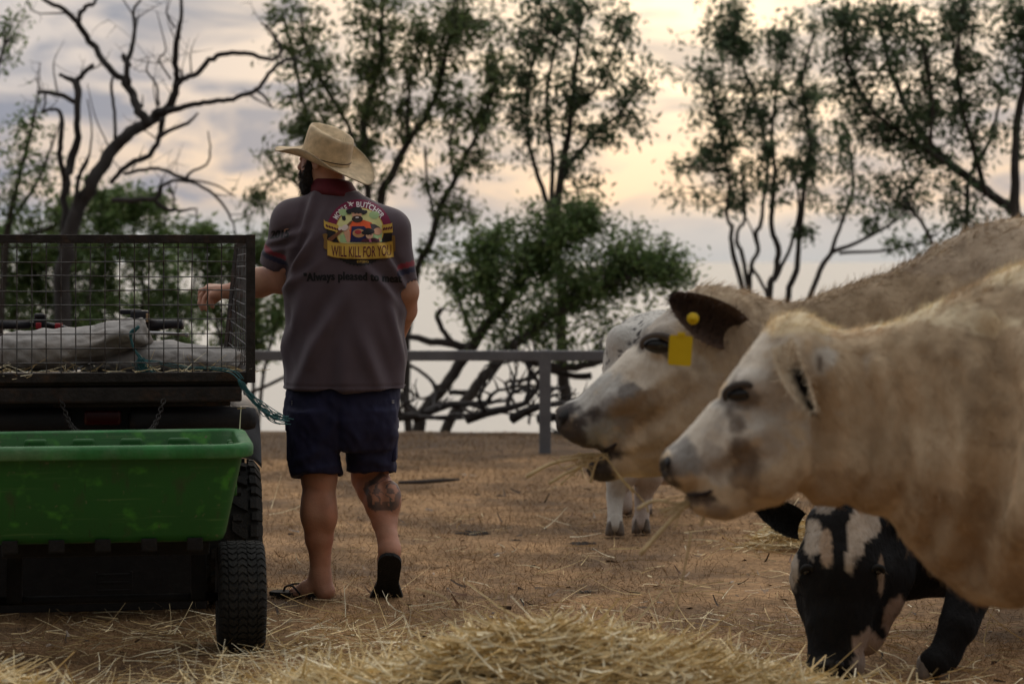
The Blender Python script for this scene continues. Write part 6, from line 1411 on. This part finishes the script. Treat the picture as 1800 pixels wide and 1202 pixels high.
# ---- black and white cow grazing head-on
def cow_c():
    Y = 7.55; q = lambda x, y, dy=0.0: np.array(P(x, y, Y + dy))
    cow = empty('cow', (float(q(1600, 0)[0]), Y + .5, 0), 'black and white cow grazing with its head down beneath the nearest cow', 'cow', 'cattle feeding on hay')
    s = SDF((q(1380, 0)[0], Y - .22, -.02), (2.55, Y + 2.3, 1.22), .0125)
    fl = ((0, 1, 0), .80)
    s.cone(q(1485, 935, .06), q(1480, 1000, .03), .124, .140, .03, fl); s.cone(q(1480, 1000, .03), q(1474, 1085, 0), .136, .096, .03, fl); s.cone(q(1474, 1085, 0), q(1470, 1165, -.02), .094, .086, .03, fl)
    s.ell(q(1468, 1168, -.03), (.085, .07, .05), .03); s.ell(q(1485, 905, .08), (.085, .07, .05), .03)
    for x in (1412, 1548): s.ell(q(x, 1000, .03), (.035, .045, .04), .03)
    s.cone(q(1555, 1015, .13), q(1520, 1120, .08), .095, .060, .04)                      # cheek and jaw on our right
    s.cone(q(1420, 1015, .13), q(1440, 1110, .08), .060, .045, .04)
    s.cone(q(1520, 960, .20), q(1640, 915, .55), .15, .19, .06); s.cone(q(1640, 915, .55), q(1760, 830, .95), .20, .27, .08)
    s.cone(q(1590, 1000, .30), q(1680, 960, .6), .10, .16, .06)
    s.cone(q(1760, 830, .9), q(1990, 810, 1.75), .30, .33, .1); s.ell(q(2010, 800, 1.9), (.28, .3, .28), .08)
    s.chain([q(1725, 930, .35), q(1708, 1030, .10), q(1684, 1100, .02), q(1662, 1150, -.01), (q(1644, 0, -.03)[0], Y - .03, .05)], [.13, .075, .060, .047, .052], .05)
    s.chain([q(1890, 930, .75), (q(1880, 0, .6)[0], Y + .6, .42), (q(1880, 0, .6)[0], Y + .6, .14), (q(1880, 0, .6)[0], Y + .58, .05)], [.14, .065, .045, .05], .05)
    for (x, dy) in ((1930, 1.75), (2080, 1.95)): X_ = q(x, 0, dy)[0]; s.chain([(X_, Y + dy, .75), (X_ - .05, Y + dy, .55), (X_ + .07, Y + dy, .4), (X_ + .03, Y + dy, .14), (X_, Y + dy, .05)], [.16, .1, .06, .045, .05], .05)
    V, F = s.mesh(2); nn = vnormals(V, F); V = V + nn * (.004 * fbm(V, 18, 4, 2))[:, None]
    px = V[:, 0] / V[:, 1] * FPX + 900; py = HOR - (V[:, 2] - EYE) / V[:, 1] * FPX
    C = np.tile(np.array([.010, .010, .011]), (len(V), 1)); WH = (.45, .39, .33)
    C = blobs(C, px, py, [(1428, 945, 17, 34, WH, .95), (1452, 962, 11, 30, (.40, .30, .22), .9), (1518, 925, 28, 34, WH, .95), (1505, 955, 16, 26, WH, .9), (1494, 985, 8, 22, WH, .8), (1549, 1005, 6, 44, (.30, .22, .16), .8), (1395, 1000, 9, 40, WH, .8), (1575, 1095, 26, 46, (.30, .21, .165), .9), (1530, 1140, 34, 30, (.36, .27, .22), .9), (1510, 1168, 14, 18, (.30, .25, .22), .8), (1446, 1178, 26, 22, (.05, .048, .045), .9), (1450, 893, 20, 10, (.3, .26, .22), .7), (1850, 900, 120, 140, WH, .8)], V, 6, .22, (.86, 1.06))
    me = fast_mesh('body', V, F); paint(me, C); link('body', me, coat, cow)
    ear('ear', cow, tuple(q(1408, 925, .10)), tuple(q(1338, 892, .02)), (.1, -.9, .25), .11, (.010, .010, .011), (.012, .012, .012), .45, 11)
    ear('ear', cow, tuple(q(1556, 915, .10)), tuple(q(1630, 885, .05)), (-.1, -.9, .25), .11, (.010, .010, .011), (.012, .012, .012), .45, 12)
    for (x, y) in ((1418, 1003), (1543, 1003)): place_eye(cow, V, F, x, y, 9, 7, (.012, .012, .012))
    for dx in (-12, 14): MB().lathe(q(1462 + dx, 1168, -.105), (0, -1, .2), [(-.01, .016), (0, .014), (.002, .0005)], 12).build('nostril', mat('nostril', (.006, .005, .005), .5), cow)
    hoof(cow, (q(1640, 0, -.04)[0], Y - .03, 0), .058, 0); hoof(cow, (q(1880, 0, .6)[0], Y + .56, 0), .055, 0)
    for (x, dy) in ((1930, 1.75), (2080, 1.95)): hoof(cow, (q(x, 0, dy)[0], Y + dy - .02, 0), .055, 0)
    fur(cow, V, F, C, 16000, lambda b: np.full(len(b), .014), (.2, 0, -1), 15, lambda p: p[:, 1] < Y + .9, .0015, .3)
    tail(cow, [tuple(q(2060, 700, 2.0)), tuple(q(2130, 760, 2.1)), tuple(q(2130, 1000, 2.1))], [.035, .025, .02], (.012, .012, .012))
cow_c()
# ---- white speckled cow standing further back, rump towards us
def cow_d():
    Y = 11.5; q = lambda x, y, dy=0.0: np.array(P(x, y, Y + dy))
    cow = empty('cow', (float(q(1160, 0)[0]), Y + .4, 0), 'small white cow with black speckles standing behind the tagged cow, near the fence', 'cow', 'cattle feeding on hay')
    s = SDF((q(1045, 0)[0], Y - .2, -.02), (q(1420, 0)[0] + .2, Y + 2.0, 1.12), .0125)
    s.ell(q(1140, 655, .20), (.215, .24, .25), .05); s.ell(q(1142, 640, .35), (.215, .3, .25), .06); s.cone(q(1145, 650, .45), q(1150, 660, 1.1), .25, .25, .08, ((1, 0, 0), .9))
    s.ell(q(1092, 600, .14), (.07, .1, .08), .06); s.cone(q(1150, 585, .0), q(1165, 575, .3), .06, .08, .06)
    s.chain([q(1108, 740, .08), q(1092, 830, .03), q(1081, 872, .04), q(1081, 915, .0), (q(1081, 0)[0], Y, .05)], [.125, .080, .042, .035, .042], .05)
    s.chain([q(1165, 740, .12), q(1140, 830, .10), q(1130, 872, .14), q(1128, 915, .10), (q(1127, 0)[0], Y + .1, .05)], [.125, .080, .042, .035, .042], .05)
    for x in (1096, 1131): dy = .95 if x < 1100 else 1.0; X_ = q(x, 0, dy)[0]; s.chain([(X_ + .03, Y + dy, .55), (X_, Y + dy, .36), (X_, Y + dy, .14), (X_, Y + dy - .02, .05)], [.11, .055, .041, .048], .05)
    s.cone(q(1155, 640, 1.2), q(1165, 720, 1.55), .19, .13, .06); s.cone(q(1165, 720, 1.55), q(1168, 830, 1.75), .12, .07, .04)
    V, F = s.mesh(2); C = np.tile(np.array([.50, .48, .44]), (len(V), 1)); C = C * (1 + .08 * fbm(V, 10, 3, 2))[:, None]
    r = np.random.default_rng(12); cs = V[r.integers(0, len(V), 900)]; cs = cs[cs[:, 2] > .42]
    for c in cs:
        d = np.linalg.norm((V - c) * np.array([1, 1, .7 + .6 * r.random()]), axis=1); C = blend(C, .85 * (1 - sstep(.007, .016, d)), (.03, .028, .03))
    lg = sstep(.5, .2, V[:, 2]); C = blend(C, lg * .5 * (V[:, 0] > q(1100, 0)[0]), (.36, .24, .19))
    me = fast_mesh('body', V, F); paint(me, np.clip(C, 0, 1)); link('body', me, coat, cow)
    for (x, dy) in ((1081, 0), (1127, .1), (1096, .95), (1131, 1.0)): hoof(cow, (q(x, 0, dy)[0], Y + dy + .01, 0), .05, math.radians(180))
    tail(cow, [tuple(q(1160, 580, -.02)), tuple(q(1162, 620, -.06)), tuple(q(1160, 760, -.05)), tuple(q(1158, 830, -.04))], [.03, .022, .016, .03], (.40, .37, .33))
    for sg in (-1, 1): ear('ear', cow, tuple(q(1165 + 28 * sg, 728, 1.6)), tuple(q(1165 + 62 * sg, 738, 1.6)), (0, -1, .3), .08, (.3, .25, .22), (.45, .42, .4), .4, 20 + sg)
    fur(cow, V, F, C, 9000, lambda b: np.full(len(b), .014), (.1, 0, -1), 16, None, .0016, .35)
cow_d()
# ---- straw hanging from the two mouths, and long stalks by the heap
def mouth_straw(name, lst, Y, label, seed):
    r = random.Random(seed); mb = MB()
    for (pts, w) in lst:
        dy = r.uniform(-.05, .03); p = smooth_path([(*P(x, y, Y + dy * i / len(pts)), w) for i, (x, y) in enumerate(pts)], 4); mb.tube([k[:3] for k in p], [k[3] * (.6 + .4 * i / len(p)) for i, k in enumerate(p)], 5)
    tag(mb.build(name, mat('stalk', (.50, .38, .20), .7, .25, 30), None, True, P(*lst[0][0][0], Y)), label, 'straw')
rs = random.Random(4)
la = [([(1222, 880), (1200, 895), (1165, 930), (1125, 975)], .006), ([(1215, 878), (1190, 885), (1150, 880), (1120, 895)], .0045), ([(1235, 880), (1238, 900), (1232, 925)], .0045), ([(1225, 893), (1260, 898), (1290, 897)], .0026), ([(1210, 872), (1170, 878), (1140, 885)], .0028)]
la += [([(1215 + rs.gauss(0, 8), 876), (1195 + rs.gauss(0, 12), 892), (1175 + rs.gauss(0, 18), 905 + rs.gauss(0, 12))], .0018) for _ in range(12)]
mouth_straw('straw_wisp', la, YA - .03, 'wisp of straw hanging from the mouth of the nearest cow', 3)
lb = [([(1060, 800), (1020, 805), (970, 815), (925, 838)], .0055), ([(1055, 798), (1030, 815), (990, 835), (965, 850)], .005), ([(1055, 798), (1045, 820), (1038, 848)], .0045), ([(1058, 798), (1075, 815), (1090, 838), (1115, 865)], .005), ([(1050, 800), (1010, 830), (985, 852)], .003), ([(1090, 838), (1130, 880), (1140, 900)], .003)]
lb += [([(1050 + rs.gauss(0, 14), 796), (1030 + rs.gauss(0, 20), 805 + rs.gauss(0, 5)), (1010 + rs.gauss(0, 30), 818 + rs.gauss(0, 12))], .0018) for _ in range(22)]
mouth_straw('straw_wisp', lb, YB - .04, 'wisp of straw hanging from the mouth of the tagged cow', 4)
for k_, (st_, lab_) in enumerate([(([(1180, 1085), (1195, 1040), (1205, 990), (1215, 935)], .0030), 'tall blurred straw stalk standing up under the nearest cow muzzle'), (([(800, 1100), (790, 1060), (770, 1045), (730, 1035)], .003), 'bent blurred straw stalk rising from the hay heap right of the man'), (([(885, 1095), (888, 1060), (890, 1035)], .0025), 'short upright straw stalk rising from the middle of the hay heap')]):
    mouth_straw('straw_stalk', [st_], 6.1, lab_, 5 + k_)
